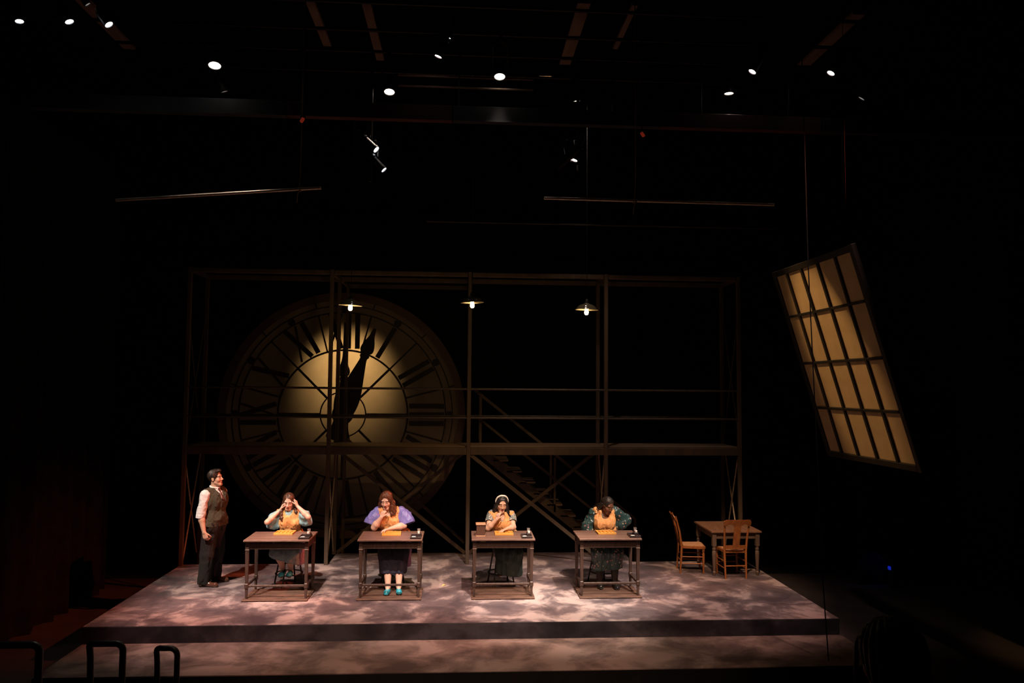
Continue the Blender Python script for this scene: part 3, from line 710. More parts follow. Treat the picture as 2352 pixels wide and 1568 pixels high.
for i in range(4):
    if protos is None:
        protos = [make_bench(), make_duckboard(), make_stool(), make_tray(), make_case(), make_jar(), None]
        cur = list(protos)
    else: cur = [copy_tree(p_) for p_ in protos[:6]] + [None]
    be, du, stl, tr, ca, ja, _ = cur
    be.location = (BX[i], BY, 0); tag(be, 'dark wooden workbench of ' + WHO[i], 'table', 'workbenches')
    du.location = (BX[i], 11.478, 0); tag(du, 'low slatted duckboard under the workbench of ' + WHO[i], 'duckboard', 'slatted duckboards')
    stl.location = (*STOOLP[i], 0); stl.rotation_euler = (0, 0, (0.35, -0.1, 0.0, 0.25)[i]); tag(stl, 'black metal stool under ' + WHO[i], 'stool', 'black stools')
    tr.location = (*TRAYP[i], 0.85); tag(tr, 'honey-coloured divided tray in front of ' + WHO[i], 'tray', 'divided trays')
    tr.rotation_euler = (0, 0, (-0.02, 0.05, 0.0, 0.03)[i])
    ca.location = (*CASEP[i], 0.85); tag(ca, 'black paint case on the bench of ' + WHO[i], 'case', 'paint cases')
    ja.location = (CASEP[i][0] + 0.036, CASEP[i][1] + 0.075, 0.9056); tag(ja, 'small glass tumbler on the paint case of ' + WHO[i], 'tumbler', 'glass tumblers')
    me = make_dish() if i == 0 else dish_me
    dish_me = me
    tag(link('paint_dish', me, M_PAPER, loc=(CASEP[i][0] - 0.03, CASEP[i][1] - 0.055, 0.8622)), 'small white dish in the paint case of ' + WHO[i], 'dish', 'white paint dishes')
    if i == 0: pot_me = MB().lathe([(0.0005, 0.0), (0.016, 0.0), (0.019, 0.012), (0.019, 0.026), (0.015, 0.028), (0.0005, 0.026)], n=18).mesh('paint_pot', True)
    tag(link('paint_pot', pot_me, M_PAPER, loc=(CASEP[i][0] + 0.036, CASEP[i][1] + 0.02, 0.9056)), 'small white pot before the tumbler of ' + WHO[i], 'pot', 'white paint pots')
# little cabinet on the third bench
cab = empty('wooden_cabinet', (0.295, 11.47, 0.85), label='small dark wooden cabinet with pale lid on the third workbench', cat='cabinet')
M_CAB = pmat('dark_cabinet_wood', (0.07, 0.03, 0.02), (0.11, 0.05, 0.032), 14, (1, 1, 5), rough=0.5)
M_CABLID = pmat('pale_cabinet_lid', (0.42, 0.22, 0.12), (0.52, 0.29, 0.17), 10, (1, 4, 1), rough=0.45)
MB().box((0, 0, 0.09), (0.125, 0.15, 0.15), bev=0.003).build('body', M_CAB, cab)
MB().box((0, 0, 0.007), (0.14, 0.165, 0.014), bev=0.003).build('plinth', M_CABLID, cab)
MB().box((0, 0, 0.173), (0.145, 0.17, 0.016), bev=0.003).build('lid', M_CABLID, cab)
for z in (0.05, 0.085, 0.12):
    dr = MB().box((0.064, 0, z), (0.006, 0.13, 0.03), bev=0.002).build('drawer', M_CAB, cab)
    MB().cyl((0.067, 0, z), (0.077, 0, z), 0.006, n=10).build('knob', M_BLACK, dr, True)
# scrap on the boards
scrap = MB(); scrap.add([(0, 0, 0.0), (0.05, 0.01, 0.012), (0.065, 0.05, 0.002), (0.02, 0.06, 0.014), (0.03, 0.03, 0.02), (0.0, 0.03, 0.0), (0.04, 0.03, 0.0)],
    [(0, 1, 4), (1, 2, 4), (2, 3, 4), (3, 5, 4), (5, 0, 4), (0, 6, 1), (1, 6, 2), (2, 6, 3), (3, 6, 5), (5, 6, 0)])
tag(scrap.build('paper_scrap', pmat('yellow_paper', (0.75, 0.5, 0.16), (0.8, 0.56, 0.2), 10), loc=(-0.28, 11.95, 0.0)), 'tiny yellow paper scrap on the stage floor between two benches', 'scrap')

# ------------------------------------------------------------------ kitchen table and two chairs
M_TTOP = pmat('scrubbed_brown_tabletop', (0.19, 0.09, 0.05), (0.27, 0.135, 0.078), 6, (6, 0.8, 1), rough=0.45, bump=0.05)
M_TLEG = pmat('grey_brown_paint', (0.105, 0.066, 0.048), (0.15, 0.096, 0.07), 8, (1, 1, 0.4), rough=0.55)
M_OAK = pmat('orange_oak', (0.27, 0.085, 0.022), (0.38, 0.135, 0.038), 9, (4, 4, 0.5), rough=0.35, bump=0.05)
M_CANE = pmat('tan_seat_cover', (0.46, 0.22, 0.10), (0.58, 0.31, 0.16), 30, rough=0.7, bump=0.15)
tb = empty('dining_table', (4.50, 12.885, 0), label='square brown-topped table with turned grey-brown legs at the right', cat='table')
for k in range(4): MB().box((-0.315 + 0.21 * k, 0, 0.709), (0.2095, 0.95, 0.026), bev=0.003).build('top_plank', M_TTOP, tb)
for sy in (-1, 1): MB().box((0, sy * 0.415, 0.645), (0.66, 0.022, 0.1)).build('apron', M_TLEG, tb)
for sx in (-1, 1): MB().box((sx * 0.36, 0, 0.645), (0.022, 0.77, 0.1)).build('apron', M_TLEG, tb)
for sx in (-1, 1):
    for sy in (-1, 1):
        MB().box((sx * 0.36, sy * 0.415, 0.585), (0.065, 0.065, 0.22), bev=0.003).lathe([(0.02, 0.0), (0.024, 0.01), (0.022, 0.03), (0.029, 0.045), (0.029, 0.06), (0.019, 0.075), (0.022, 0.09), (0.034, 0.33),
            (0.033, 0.39), (0.024, 0.405), (0.033, 0.42), (0.033, 0.435), (0.025, 0.45), (0.03, 0.476)], (sx * 0.36, sy * 0.415, 0), 18).build('leg', M_TLEG, tb, True)
def make_chair():
    t = empty('dining_chair')
    # seat frame and covered seat
    P_ = [(-0.165, -0.185), (0.165, -0.185), (0.2, 0.16), (0.17, 0.2), (-0.17, 0.2), (-0.2, 0.16)]
    id3 = lambda a, b_, t_: (a, b_, t_)
    MB().prism(P_, id3, 0.405, 0.44).build('seat_frame', M_OAK, t)
    MB().prism([(a * 0.88, b_ * 0.88 + 0.004) for a, b_ in P_], id3, 0.4405, 0.452).build('seat_cover', M_CANE, t)
    for s_ in (-1, 1):
        MB().tube([(s_ * 0.172, -0.215, 0.0), (s_ * 0.176, -0.195, 0.3), (s_ * 0.178, -0.19, 0.44), (s_ * 0.19, -0.225, 0.68), (s_ * 0.205, -0.29, 0.93)], [0.014, 0.018, 0.02, 0.017, 0.013], 10).build('rear_post', M_OAK, t, True)
        MB().lathe([(0.012, 0.0), (0.017, 0.02), (0.012, 0.04), (0.015, 0.06), (0.02, 0.25), (0.02, 0.33), (0.015, 0.345), (0.022, 0.36), (0.022, 0.405)], (s_ * 0.17, 0.165, 0), 14).build('front_leg', M_OAK, t, True)
        for z in (0.16, 0.27): MB().cyl((s_ * 0.174, -0.195, z), (s_ * 0.171, 0.165, z), 0.009, n=10).build('side_stretcher', M_OAK, t, True)
    for z in (0.19, 0.29): MB().cyl((-0.168, 0.165, z), (0.168, 0.165, z), 0.009, n=10).build('front_stretcher', M_OAK, t, True)
    MB().cyl((-0.172, -0.2, 0.2), (0.172, -0.2, 0.2), 0.009, n=10).build('rear_stretcher', M_OAK, t, True)
    def yb(z, x): return -0.19 - 0.035 * max(0, (z - 0.44) / 0.24) - 0.055 * max(0, (z - 0.68) / 0.25) - 0.02 * (1 - (x / 0.22) ** 2)
    def curved(poly_fn, xs, name):
        mb = MB(); v_ = []; f_ = []
        for x in xs:
            z0, z1 = poly_fn(x)
            for (z, dy) in ((z0, 0.009), (z1, 0.009), (z1, -0.009), (z0, -0.009)): v_.append((x, yb(z, x) + dy, z))
        m_ = len(xs)
        for i_ in range(m_ - 1):
            for k in range(4): f_.append((4 * i_ + k, 4 * i_ + (k + 1) % 4, 4 * i_ + 4 + (k + 1) % 4, 4 * i_ + 4 + k))
        f_ += [(3, 2, 1, 0), tuple(4 * (m_ - 1) + k for k in range(4))]
        mb.add(v_, f_).build(name, M_OAK, t)
    xs = [-0.225 + 0.45 * i_ / 24 for i_ in range(25)]
    def crest(x):
        a = abs(x) / 0.225
        top = 0.955 - (0.03 * max(0, (a - 0.85) / 0.15) ** 2) * 1.3
        bot = 0.845 + (0.035 * math.sin(min(1, max(0, (a - 0.22) / 0.62)) * PI) if a > 0.22 else 0.0)
        if a > 0.85: bot = 0.845 + 0.03 * ((a - 0.85) / 0.15) ** 2
        return bot, top
    curved(crest, xs, 'crest_rail')
    curved(lambda x: (0.50, 0.845), [-0.055, -0.03, 0, 0.03, 0.055], 'splat')
    curved(lambda x: (0.47, 0.53), [-0.175 + 0.35 * i_ / 10 for i_ in range(11)], 'back_rail')
    return t
ch = make_chair(); ch.location = (3.86, 12.79, 0); ch.rotation_euler = (0, 0, math.radians(-97)); tag(ch, 'orange oak chair seen from the side, left of the square table', 'chair', 'oak dining chairs')
c2 = copy_tree(ch); c2.location = (4.415, 12.465, 0); c2.rotation_euler = (0, 0, math.radians(2)); tag(c2, 'orange oak chair seen from behind, in front of the square table', 'chair')

# ------------------------------------------------------------------ foreground: handrail loops, cable, backstage lamp
def loop(x0, x1, y, zt, r, label, zb=-0.5):
    w = x1 - x0; k = 0.07
    pts = [(0, 0.14, zb), (0, 0.1, zt - 0.16)]
    for a in range(0, 91, 15): pts.append((k - k * math.cos(math.radians(a)), 0.08 * (1 - a / 90), zt - k + k * math.sin(math.radians(a))))
    for a in range(0, 91, 15): pts.append((w - k + k * math.sin(math.radians(a)), 0, zt - k + k * math.cos(math.radians(a))))
    pts.append((w, 0, zb))
    pts = [(p[0], p[1], p[2] - zb) for p in pts]
    tag(MB().tube(pts, r, 12).build('handrail_loop', M_BLACK, smooth=True, loc=(x0, y, zb)), label, 'handrail', 'foreground handrails')
loop(-3.50, -3.16, 7.6, 0.60, 0.03, 'black looped handrail in front, second from the left edge', -0.27)
loop(-2.88, -2.66, 7.6, 0.55, 0.026, 'narrow black looped handrail in front, nearest the stage step centre', -0.27)
loop(-4.75, -3.92, 7.6, 0.60, 0.035, 'black looped handrail cut by the left edge of the picture', -0.27)
loop(4.02, 4.5, 7.6, 0.58, 0.027, 'black looped handrail in front of the right end of the step', -0.27)
tag(MB().tube([(4.22, 9.2, 8.0), (4.27, 9.2, 4.7), (4.33, 9.2, 2.9), (4.39, 9.18, 0.7), (4.43, 9.15, -0.207)], 0.007, 6).build('hanging_cable', M_VELOUR, smooth=True), 'thin black cable hanging past the window down to the step', 'cable')
bl = empty('running_light', (7.62, 13.3, -0.42), label='dim blue backstage running light beyond the right of the stage', cat='lamp')
MB().box((0, 0, 0.2), (0.1, 0.1, 0.4), bev=0.01).build('housing', M_LANT, bl)
MB().box((-0.06, -0.02, 0.33), (0.03, 0.07, 0.06), bev=0.008).build('lens', emit('blue_lens', (0.02, 0.05, 1.0), 0.25), bl)
slab('wall_masking', (7.1, 13.45, -0.42), (8.9, 13.5, 3.0), M_BLACKWALL)
bs = spot('running_light_beam', (7.5, 13.1, 0.2), (7.35, 13.45, -0.15), 1.1, 75, 0.4, (0.03, 0.07, 1.0), 0.02)
# ------------------------------------------------------------------ people: smooth implicit bodies turned into meshes
def V3(p): return np.array(p, dtype=np.float64)
def unit(p): p = V3(p); return p / max(1e-9, np.linalg.norm(p))
_LAT = RNG.rand(32, 32, 32).astype(np.float32) * 2 - 1
def vnoise(P, s):
    """smooth value noise at points P (n, 3), s = cells per metre"""
    q = P * s; i = np.floor(q).astype(np.int64); t = (q - i).astype(np.float32); t = t * t * (3 - 2 * t); i &= 31; j = (i + 1) & 31
    x0, y0, z0 = i.T; x1, y1, z1 = j.T; tx, ty, tz = t.T
    L_ = _LAT
    a = L_[x0, y0, z0] * (1 - tx) + L_[x1, y0, z0] * tx; b_ = L_[x0, y1, z0] * (1 - tx) + L_[x1, y1, z0] * tx
    c = L_[x0, y0, z1] * (1 - tx) + L_[x1, y0, z1] * tx; d = L_[x0, y1, z1] * (1 - tx) + L_[x1, y1, z1] * tx
    return (a * (1 - ty) + b_ * ty) * (1 - tz) + (c * (1 - ty) + d * ty) * tz

class Sdf:
    def __init__(s, ops=None): s.ops = list(ops) if ops else []
    def cap(s, a, b, ra, rb=None, k=0.02, sub=False):
        s.ops.append(('c', V3(a), V3(b), ra, ra if rb is None else rb, k, sub)); return s
    def ell(s, c, r, F=None, k=0.02, sub=False):
        s.ops.append(('e', V3(c), V3(r), np.eye(3) if F is None else F, None, k, sub)); return s
    def chain(s, pts, rad, k=0.02):
        for i in range(len(pts) - 1): s.cap(pts[i], pts[i + 1], rad[i], rad[i + 1], k)
        return s
    def plus(s, other): return Sdf(s.ops + other.ops)
    def mesh(s, h=0.0045, inf=0.0, mods=(), wrinkle=None, smooth=1):
        lo = np.full(3, 1e9); hi = -lo
        bbs = []
        for op in s.ops:
            t, a, b_, r0, r1, k, sub = op
            if t == 'c':
                R_ = max(r0, r1) + inf; l_, h_ = np.minimum(a, b_) - R_, np.maximum(a, b_) + R_
            else:
                e = np.sqrt(((r0 * (b_ + inf)) ** 2).sum(1)); l_, h_ = a - e, a + e
            m_ = k + 0.03; bbs.append((l_ - m_, h_ + m_))
            if not sub: lo = np.minimum(lo, l_ - 0.03); hi = np.maximum(hi, h_ + 0.03)
        n_ = np.ceil((hi - lo) / h).astype(int) + 1
        ax = [lo[i] + h * np.arange(n_[i]) for i in range(3)]
        F = np.full(n_, 0.5, np.float32)
        for op, (l_, h_) in zip(s.ops, bbs):
            t, a, b_, r0, r1, k, sub = op
            i0 = np.clip(np.floor((l_ - lo) / h).astype(int), 0, n_); i1 = np.clip(np.ceil((h_ - lo) / h).astype(int) + 1, 0, n_)
            if np.any(i1 <= i0): continue
            X = (ax[0][i0[0]:i1[0]])[:, None, None].astype(np.float32); Y = (ax[1][i0[1]:i1[1]])[None, :, None].astype(np.float32); Z = (ax[2][i0[2]:i1[2]])[None, None, :].astype(np.float32)
            if t == 'c':
                d = b_ - a; L2 = max(1e-12, float(d @ d))
                T = np.clip(((X - a[0]) * d[0] + (Y - a[1]) * d[1] + (Z - a[2]) * d[2]) / L2, 0, 1)
                D = np.sqrt((X - a[0] - T * d[0]) ** 2 + (Y - a[1] - T * d[1]) ** 2 + (Z - a[2] - T * d[2]) ** 2) - (r0 + (r1 - r0) * T) - inf
            else:
                x, y, z = X - a[0], Y - a[1], Z - a[2]; r = b_ + (0 if sub else inf); B = r0
                u = [(x * B[0, i] + y * B[1, i] + z * B[2, i]) for i in range(3)]
                k0 = np.sqrt(sum((u[i] / r[i]) ** 2 for i in range(3))); k1 = np.sqrt(sum((u[i] / r[i] ** 2) ** 2 for i in range(3)))
                D = k0 * (k0 - 1) / np.maximum(k1, 1e-6)
            sl = tuple(slice(i0[i], i1[i]) for i in range(3)); A = F[sl]
            if sub:
                D = -D
                if k > 0: hh = np.clip(0.5 - 0.5 * (A - D) / k, 0, 1); F[sl] = A * (1 - hh) + D * hh + k * hh * (1 - hh)
                else: F[sl] = np.maximum(A, D)
            else:
                if k > 0: hh = np.clip(0.5 + 0.5 * (A - D) / k, 0, 1); F[sl] = A * (1 - hh) + D * hh - k * hh * (1 - hh)
                else: F[sl] = np.minimum(A, D)
        X, Y, Z = ax[0][:, None, None].astype(np.float32), ax[1][None, :, None].astype(np.float32), ax[2][None, None, :].astype(np.float32)
        if wrinkle:
            idx = np.nonzero(np.abs(F) < 0.035)
            P_ = np.stack([ax[i][idx[i]] for i in range(3)], 1)
            F[idx] += wrinkle(P_).astype(np.float32)
        for md in mods: F = md(F, X, Y, Z)
        for q_ in ((0, slice(None), slice(None)), (-1, slice(None), slice(None)), (slice(None), 0, slice(None)), (slice(None), -1, slice(None)), (slice(None), slice(None), 0), (slice(None), slice(None), -1)):
            F[q_] = np.maximum(F[q_], 0.001)
        return nets(F, lo, h, smooth)
def nets(F, lo, h, smooth):
    S = F < 0
    c = np.zeros(np.array(F.shape) - 1, np.uint8)
    for i in (0, 1):
        for j in (0, 1):
            for k in (0, 1): c += S[i:S.shape[0] - 1 + i, j:S.shape[1] - 1 + j, k:S.shape[2] - 1 + k]
    I = np.nonzero((c > 0) & (c < 8)); nv = len(I[0])
    idx = np.full(c.shape, -1, np.int32); idx[I] = np.arange(nv)
    pos = np.zeros((nv, 3)); cnt = np.zeros(nv)
    cor = {(i, j, k): F[I[0] + i, I[1] + j, I[2] + k].astype(np.float64) for i in (0, 1) for j in (0, 1) for k in (0, 1)}
    for a in range(3):
        for u in (0, 1):
            for w in (0, 1):
                p = [0, 0, 0]; p[(a + 1) % 3] = u; p[(a + 2) % 3] = w; q_ = list(p); q_[a] = 1
                f0, f1 = cor[tuple(p)], cor[tuple(q_)]; m_ = (f0 < 0) != (f1 < 0)
                t = np.where(m_, f0 / np.where(m_, f0 - f1, 1), 0)
                v_ = np.tile(np.array(p, float), (nv, 1)); v_[:, a] = t
                pos[m_] += v_[m_]; cnt[m_] += 1
    pos = lo + h * (np.stack(I, 1) + pos / cnt[:, None])
    quads = []
    for a in range(3):
        o1, o2 = (a + 1) % 3, (a + 2) % 3
        s0 = [slice(None)] * 3; s1 = [slice(None)] * 3; s0[a] = slice(0, -1); s1[a] = slice(1, None)
        A, B = S[tuple(s0)], S[tuple(s1)]; E_ = np.stack(np.nonzero(A != B), 1)
        E_ = E_[(E_[:, o1] > 0) & (E_[:, o2] > 0) & (E_[:, o1] < F.shape[o1] - 1) & (E_[:, o2] < F.shape[o2] - 1)]
        ins = A[tuple(E_.T)]
        def cell(du, dw):
            e = E_.copy(); e[:, o1] += du; e[:, o2] += dw; return idx[tuple(e.T)]
        q_ = np.stack([cell(-1, -1), cell(0, -1), cell(0, 0), cell(-1, 0)], 1)
        q_[~ins] = q_[~ins][:, ::-1]; quads.append(q_)
    Q = np.concatenate(quads); Q = Q[(Q >= 0).all(1)]
    for _ in range(smooth):
        acc = np.zeros_like(pos); n_ = np.zeros(nv)
        for k in range(4):
            a, b_ = Q[:, k], Q[:, (k + 1) % 4]
            for d in range(3): acc[:, d] += np.bincount(a, pos[b_, d], nv) + np.bincount(b_, pos[a, d], nv)
            n_ += np.bincount(a, minlength=nv) + np.bincount(b_, minlength=nv)
        ok = n_ > 0; pos[ok] = pos[ok] * 0.5 + 0.5 * acc[ok] / n_[ok][:, None]
    return pos, Q
def np_mesh(name, P_, Q, mat, parent, origin, col=None):
    me = bpy.data.meshes.new(name)
    P_ = P_ - np.array(origin)
    me.vertices.add(len(P_)); me.vertices.foreach_set('co', P_.astype(np.float32).ravel())
    me.loops.add(Q.size); me.loops.foreach_set('vertex_index', Q.astype(np.int32).ravel())
    me.polygons.add(len(Q)); me.polygons.foreach_set('loop_start', np.arange(0, Q.size, 4, dtype=np.int32)); me.polygons.foreach_set('loop_total', np.full(len(Q), 4, np.int32))
    me.polygons.foreach_set('use_smooth', np.ones(len(Q), bool))
    me.update(calc_edges=True)
    if col is not None:
        at = me.attributes.new('Col', 'FLOAT_COLOR', 'POINT'); at.data.foreach_set('color', np.concatenate([col, np.ones((len(col), 1))], 1).astype(np.float32).ravel())
    return link(name, me, mat, parent)
def garment(name, sdf, mat, root, h=0.0055, inf=0.0, mods=(), wrinkle=None, label=None, smooth=1):
    P_, Q = sdf.mesh(h, inf, mods, wrinkle, smooth)
    o = np_mesh(name, P_, Q, mat, root, root.location)
    if label: o['label'] = label
    return o
# field modifiers
def keep(nrm, p):       # keep the side that nrm points to
    nrm = unit(nrm); c = float(nrm @ V3(p))
    return lambda F, X, Y, Z: np.maximum(F, c - (X * nrm[0] + Y * nrm[1] + Z * nrm[2]).astype(np.float32))
def shell(t): return lambda F, X, Y, Z: np.maximum(F, -F - t)
def cut_cap(a, b, r):
    a, b = V3(a), V3(b); d = b - a; L2 = float(d @ d) + 1e-12
    def fn(F, X, Y, Z):
        T = np.clip(((X - a[0]) * d[0] + (Y - a[1]) * d[1] + (Z - a[2]) * d[2]) / L2, 0, 1)
        D = np.sqrt((X - a[0] - T * d[0]) ** 2 + (Y - a[1] - T * d[1]) ** 2 + (Z - a[2] - T * d[2]) ** 2) - r
        return np.maximum(F, -D.astype(np.float32))
    return fn
def frame_from(up, right):
    z = unit(up); x = unit(V3(right) - z * (V3(right) @ z)); y = np.cross(z, x); return np.stack([x, y, z], 1)
def rotm(yaw, pitch, roll):
    """head axes: x = the person's left, y = back of the head, z = up; yaw 0 faces the audience"""
    a, b_, c = math.radians(yaw), math.radians(pitch), math.radians(roll)
    Rz = np.array([[math.cos(a), -math.sin(a), 0], [math.sin(a), math.cos(a), 0], [0, 0, 1]])
    Rx = np.array([[1, 0, 0], [0, math.cos(b_), -math.sin(b_)], [0, math.sin(b_), math.cos(b_)]])
    Ry = np.array([[math.cos(c), 0, math.sin(c)], [0, 1, 0], [-math.sin(c), 0, math.cos(c)]])
    return Rz @ Rx @ Ry
class Head:
    def __init__(s, c, yaw=0, pitch=0, roll=0, k=1.0): s.c = V3(c); s.R = rotm(yaw, pitch, roll); s.k = k
    def w(s, p): return s.c + s.R @ (V3(p) * s.k)
    def loc(s, P_): return ((P_ - s.c) @ s.R) / s.k
    def build(s, S, open_mouth=False):
        k = s.k
        e = lambda c, r, kk=0.02, sub=False: S.ell(s.w(c), V3(r) * k, s.R, kk, sub)
        cp = lambda a, b_, ra, rb, kk=0.01: S.cap(s.w(a), s.w(b_), ra * k, rb * k, kk)
        e((0, 0.012, 0.035), (0.074, 0.094, 0.086)); e((0, -0.028, -0.045), (0.056, 0.058, 0.075), 0.03)
        cp((-0.018, -0.066, -0.106), (0.018, -0.066, -0.106), 0.017, 0.017, 0.03)
        cp((-0.048, -0.005, -0.06), (-0.018, -0.058, -0.105), 0.016, 0.014, 0.025); cp((0.048, -0.005, -0.06), (0.018, -0.058, -0.105), 0.016, 0.014, 0.025)
        e((-0.04, -0.055, -0.032), (0.024, 0.024, 0.026), 0.025); e((0.04, -0.055, -0.032), (0.024, 0.024, 0.026), 0.025)
        cp((-0.04, -0.074, 0.027), (0.04, -0.074, 0.027), 0.011, 0.011, 0.02)
        for sx in (-1, 1): e((sx * 0.031, -0.094, 0.004), (0.019, 0.015, 0.012), 0.012, True)
        for sx in (-1, 1): e((sx * 0.031, -0.071, 0.003), (0.0135, 0.0135, 0.0125), 0.004)
        cp((0, -0.082, 0.012), (0, -0.106, -0.032), 0.0085, 0.012, 0.012)
        for sx in (-1, 1): e((sx * 0.0125, -0.096, -0.037), (0.0085, 0.0095, 0.0075), 0.008)
        if open_mouth:
            e((0, -0.098, -0.072), (0.015, 0.014, 0.008), 0.004, True)
            cp((-0.018, -0.084, -0.062), (0.018, -0.084, -0.062), 0.0065, 0.0065, 0.008); cp((-0.015, -0.081, -0.084), (0.015, -0.081, -0.084), 0.007, 0.007, 0.008)
        else:
            cp((-0.019, -0.083, -0.066), (0.019, -0.083, -0.066), 0.0065, 0.0065, 0.008); cp((-0.015, -0.082, -0.077), (0.015, -0.082, -0.077), 0.0072, 0.0072, 0.006)
        for sx in (-1, 1): e((sx * 0.074, 0.012, -0.004), (0.011, 0.02, 0.031), 0.008); 
        for sx in (-1, 1): e((sx * 0.083, 0.006, -0.002), (0.006, 0.011, 0.017), 0.006, True)
    def paint(s, P_, skin, brow, lip, eyes='down'):
        q = s.loc(P_); x, y, z = np.abs(q[:, 0]), q[:, 1], q[:, 2]
        C_ = np.tile(V3(skin), (len(P_), 1))
        near = (np.abs(q) < 0.2).all(1)
        ch = near & (np.hypot(x - 0.042, z + 0.035) < 0.026) & (y < -0.03); C_[ch] *= (1.04, 0.9, 0.88)
        m_ = near & (y < -0.055) & (x < 0.024) & (z > -0.088) & (z < -0.057) & (np.hypot(x / 0.025, (z + 0.0725) / 0.015) < 1); C_[m_] = lip
        br = near & (y < -0.055) & (np.abs(x - 0.033) < 0.019) & (np.abs(z - (0.0275 - 0.25 * np.abs(x - 0.03))) < 0.0042); C_[br] = brow
        if eyes == 'down': ey = near & (y < -0.055) & (np.abs(x - 0.031) < 0.015) & (np.abs(z + 0.005 + 0.2 * np.abs(x - 0.031)) < 0.0036)
        else: ey = near & (y < -0.055) & (np.abs(x - 0.031) < 0.014) & (np.abs(z - 0.004) < 0.0055)
        C_[ey] = (0.03, 0.018, 0.014)
        if eyes == 'open':
            wh = near & (y < -0.055) & (np.abs(np.abs(x - 0.031) - 0.0095) < 0.003) & (np.abs(z - 0.003) < 0.003); C_[wh] = (0.6, 0.55, 0.5)
        return C_
def hand(S, wrist, fdir, pn, thumb, curl, size=1.0, spread=0.0, thumb_curl=0.3):
    """palm and five fingers; pn = way the palm faces, thumb = side of the thumb, curl = bend per joint for each finger"""
    w = V3(wrist); f = unit(fdir); n_ = unit(V3(pn) - f * (V3(pn) @ f)); t = V3(thumb); t = unit(t - f * (t @ f) - n_ * (t @ n_)); z = size
    offs = (0.029, 0.0098, -0.0098, -0.028); Ln = (0.082, 0.087, 0.083, 0.075); fl = (0.95, 1.05, 0.98, 0.78)
    for i in range(4):
        kn = w + f * (Ln[i] * z) + t * (offs[i] * z)
        S.cap(w + t * (offs[i] * 0.55 * z) + f * (0.008 * z), kn, 0.0155 * z, 0.0115 * z, 0.012)
    for i in range(4):
        p = w + f * (Ln[i] * z) + t * (offs[i] * z); ang = 0.0; dirs = unit(f + t * (offs[i] * spread * 12))
        for j, L_ in enumerate((0.040, 0.026, 0.021)):
            ang += curl[i] if np.isscalar(curl[i]) else curl[i][j]
            d = dirs * math.cos(ang) + n_ * math.sin(ang); q_ = p + d * (L_ * fl[i] * z)
            S.cap(p, q_, (0.0098, 0.0086, 0.0077)[j] * z, (0.0086, 0.0077, 0.0066)[j] * z, 0.003); p = q_
    p = w + f * (0.022 * z) + t * (0.022 * z); a = 0.0
    for j, L_ in enumerate((0.042, 0.032, 0.026)):
        d = unit(f * math.cos(0.75 - a) + t * math.sin(0.75 - a) + n_ * (0.25 + a)); q_ = p + d * (L_ * z)
        S.cap(p, q_, (0.0145, 0.0108, 0.0092)[j] * z, (0.0108, 0.0092, 0.0078)[j] * z, 0.006); p = q_; a += thumb_curl
def limb(S, a, m_, b, ra, rm, rb, bulge=0.0, k=0.02):
    S.cap(a, m_, ra, rm, k)
    a, m_, b = V3(a), V3(m_), V3(b)
    c = m_ + (b - m_) * 0.3
    S.cap(m_, c, rm, rm + bulge, k); S.cap(c, b, rm + bulge, rb, k)
def torso(sa, sb, neck, chest, waist, hipa, hipb, cw, cd, ww, wd, hr, bust=0.0, fwd=None):
    S = Sdf(); sa, sb, neck, chest, waist, hipa, hipb = [V3(p) for p in (sa, sb, neck, chest, waist, hipa, hipb)]
    pel = (hipa + hipb) / 2; Fc = frame_from(neck - waist, sb - sa); Fw = frame_from(chest - pel, (sb - sa) + (hipb - hipa))
    S.ell(chest, (cw, cd, 0.155), Fc, 0.04); S.ell(waist, (ww, wd, 0.13), Fw, 0.06)
    S.cap(hipa, hipb, hr, hr, 0.06)
    d = unit(sb - sa)
    S.cap(sa + d * 0.02, sb - d * 0.02, 0.052, 0.052, 0.05); S.cap(neck, chest + (neck - chest) * 0.2, 0.058, 0.085, 0.05)
    if bust:
        f = fwd if fwd is not None else -Fc[:, 1]
        for s_ in (-1, 1): S.ell(chest + d * (s_ * 0.078) + f * (cd - 0.028) - Fc[:, 2] * 0.035, (0.062 * bust, 0.05 * bust, 0.062 * bust), Fc, 0.035)
    return S
def foot(S, ank, toe, r=0.034, k=0.02):
    a, t = V3(ank), V3(toe); f = unit((t - a) * (1, 1, 0)); heel = a - f * 0.035; heel[2] = t[2] + 0.006
    S.cap(a, heel + np.array((0, 0, 0.016)), r, r * 0.85, k); S.cap(heel + np.array((0, 0, 0.012)), t + np.array((0, 0, 0.008)) - f * 0.03, r * 0.85, r * 0.8, k); S.cap(a, t - f * 0.06, r * 0.9, r * 0.8, k)
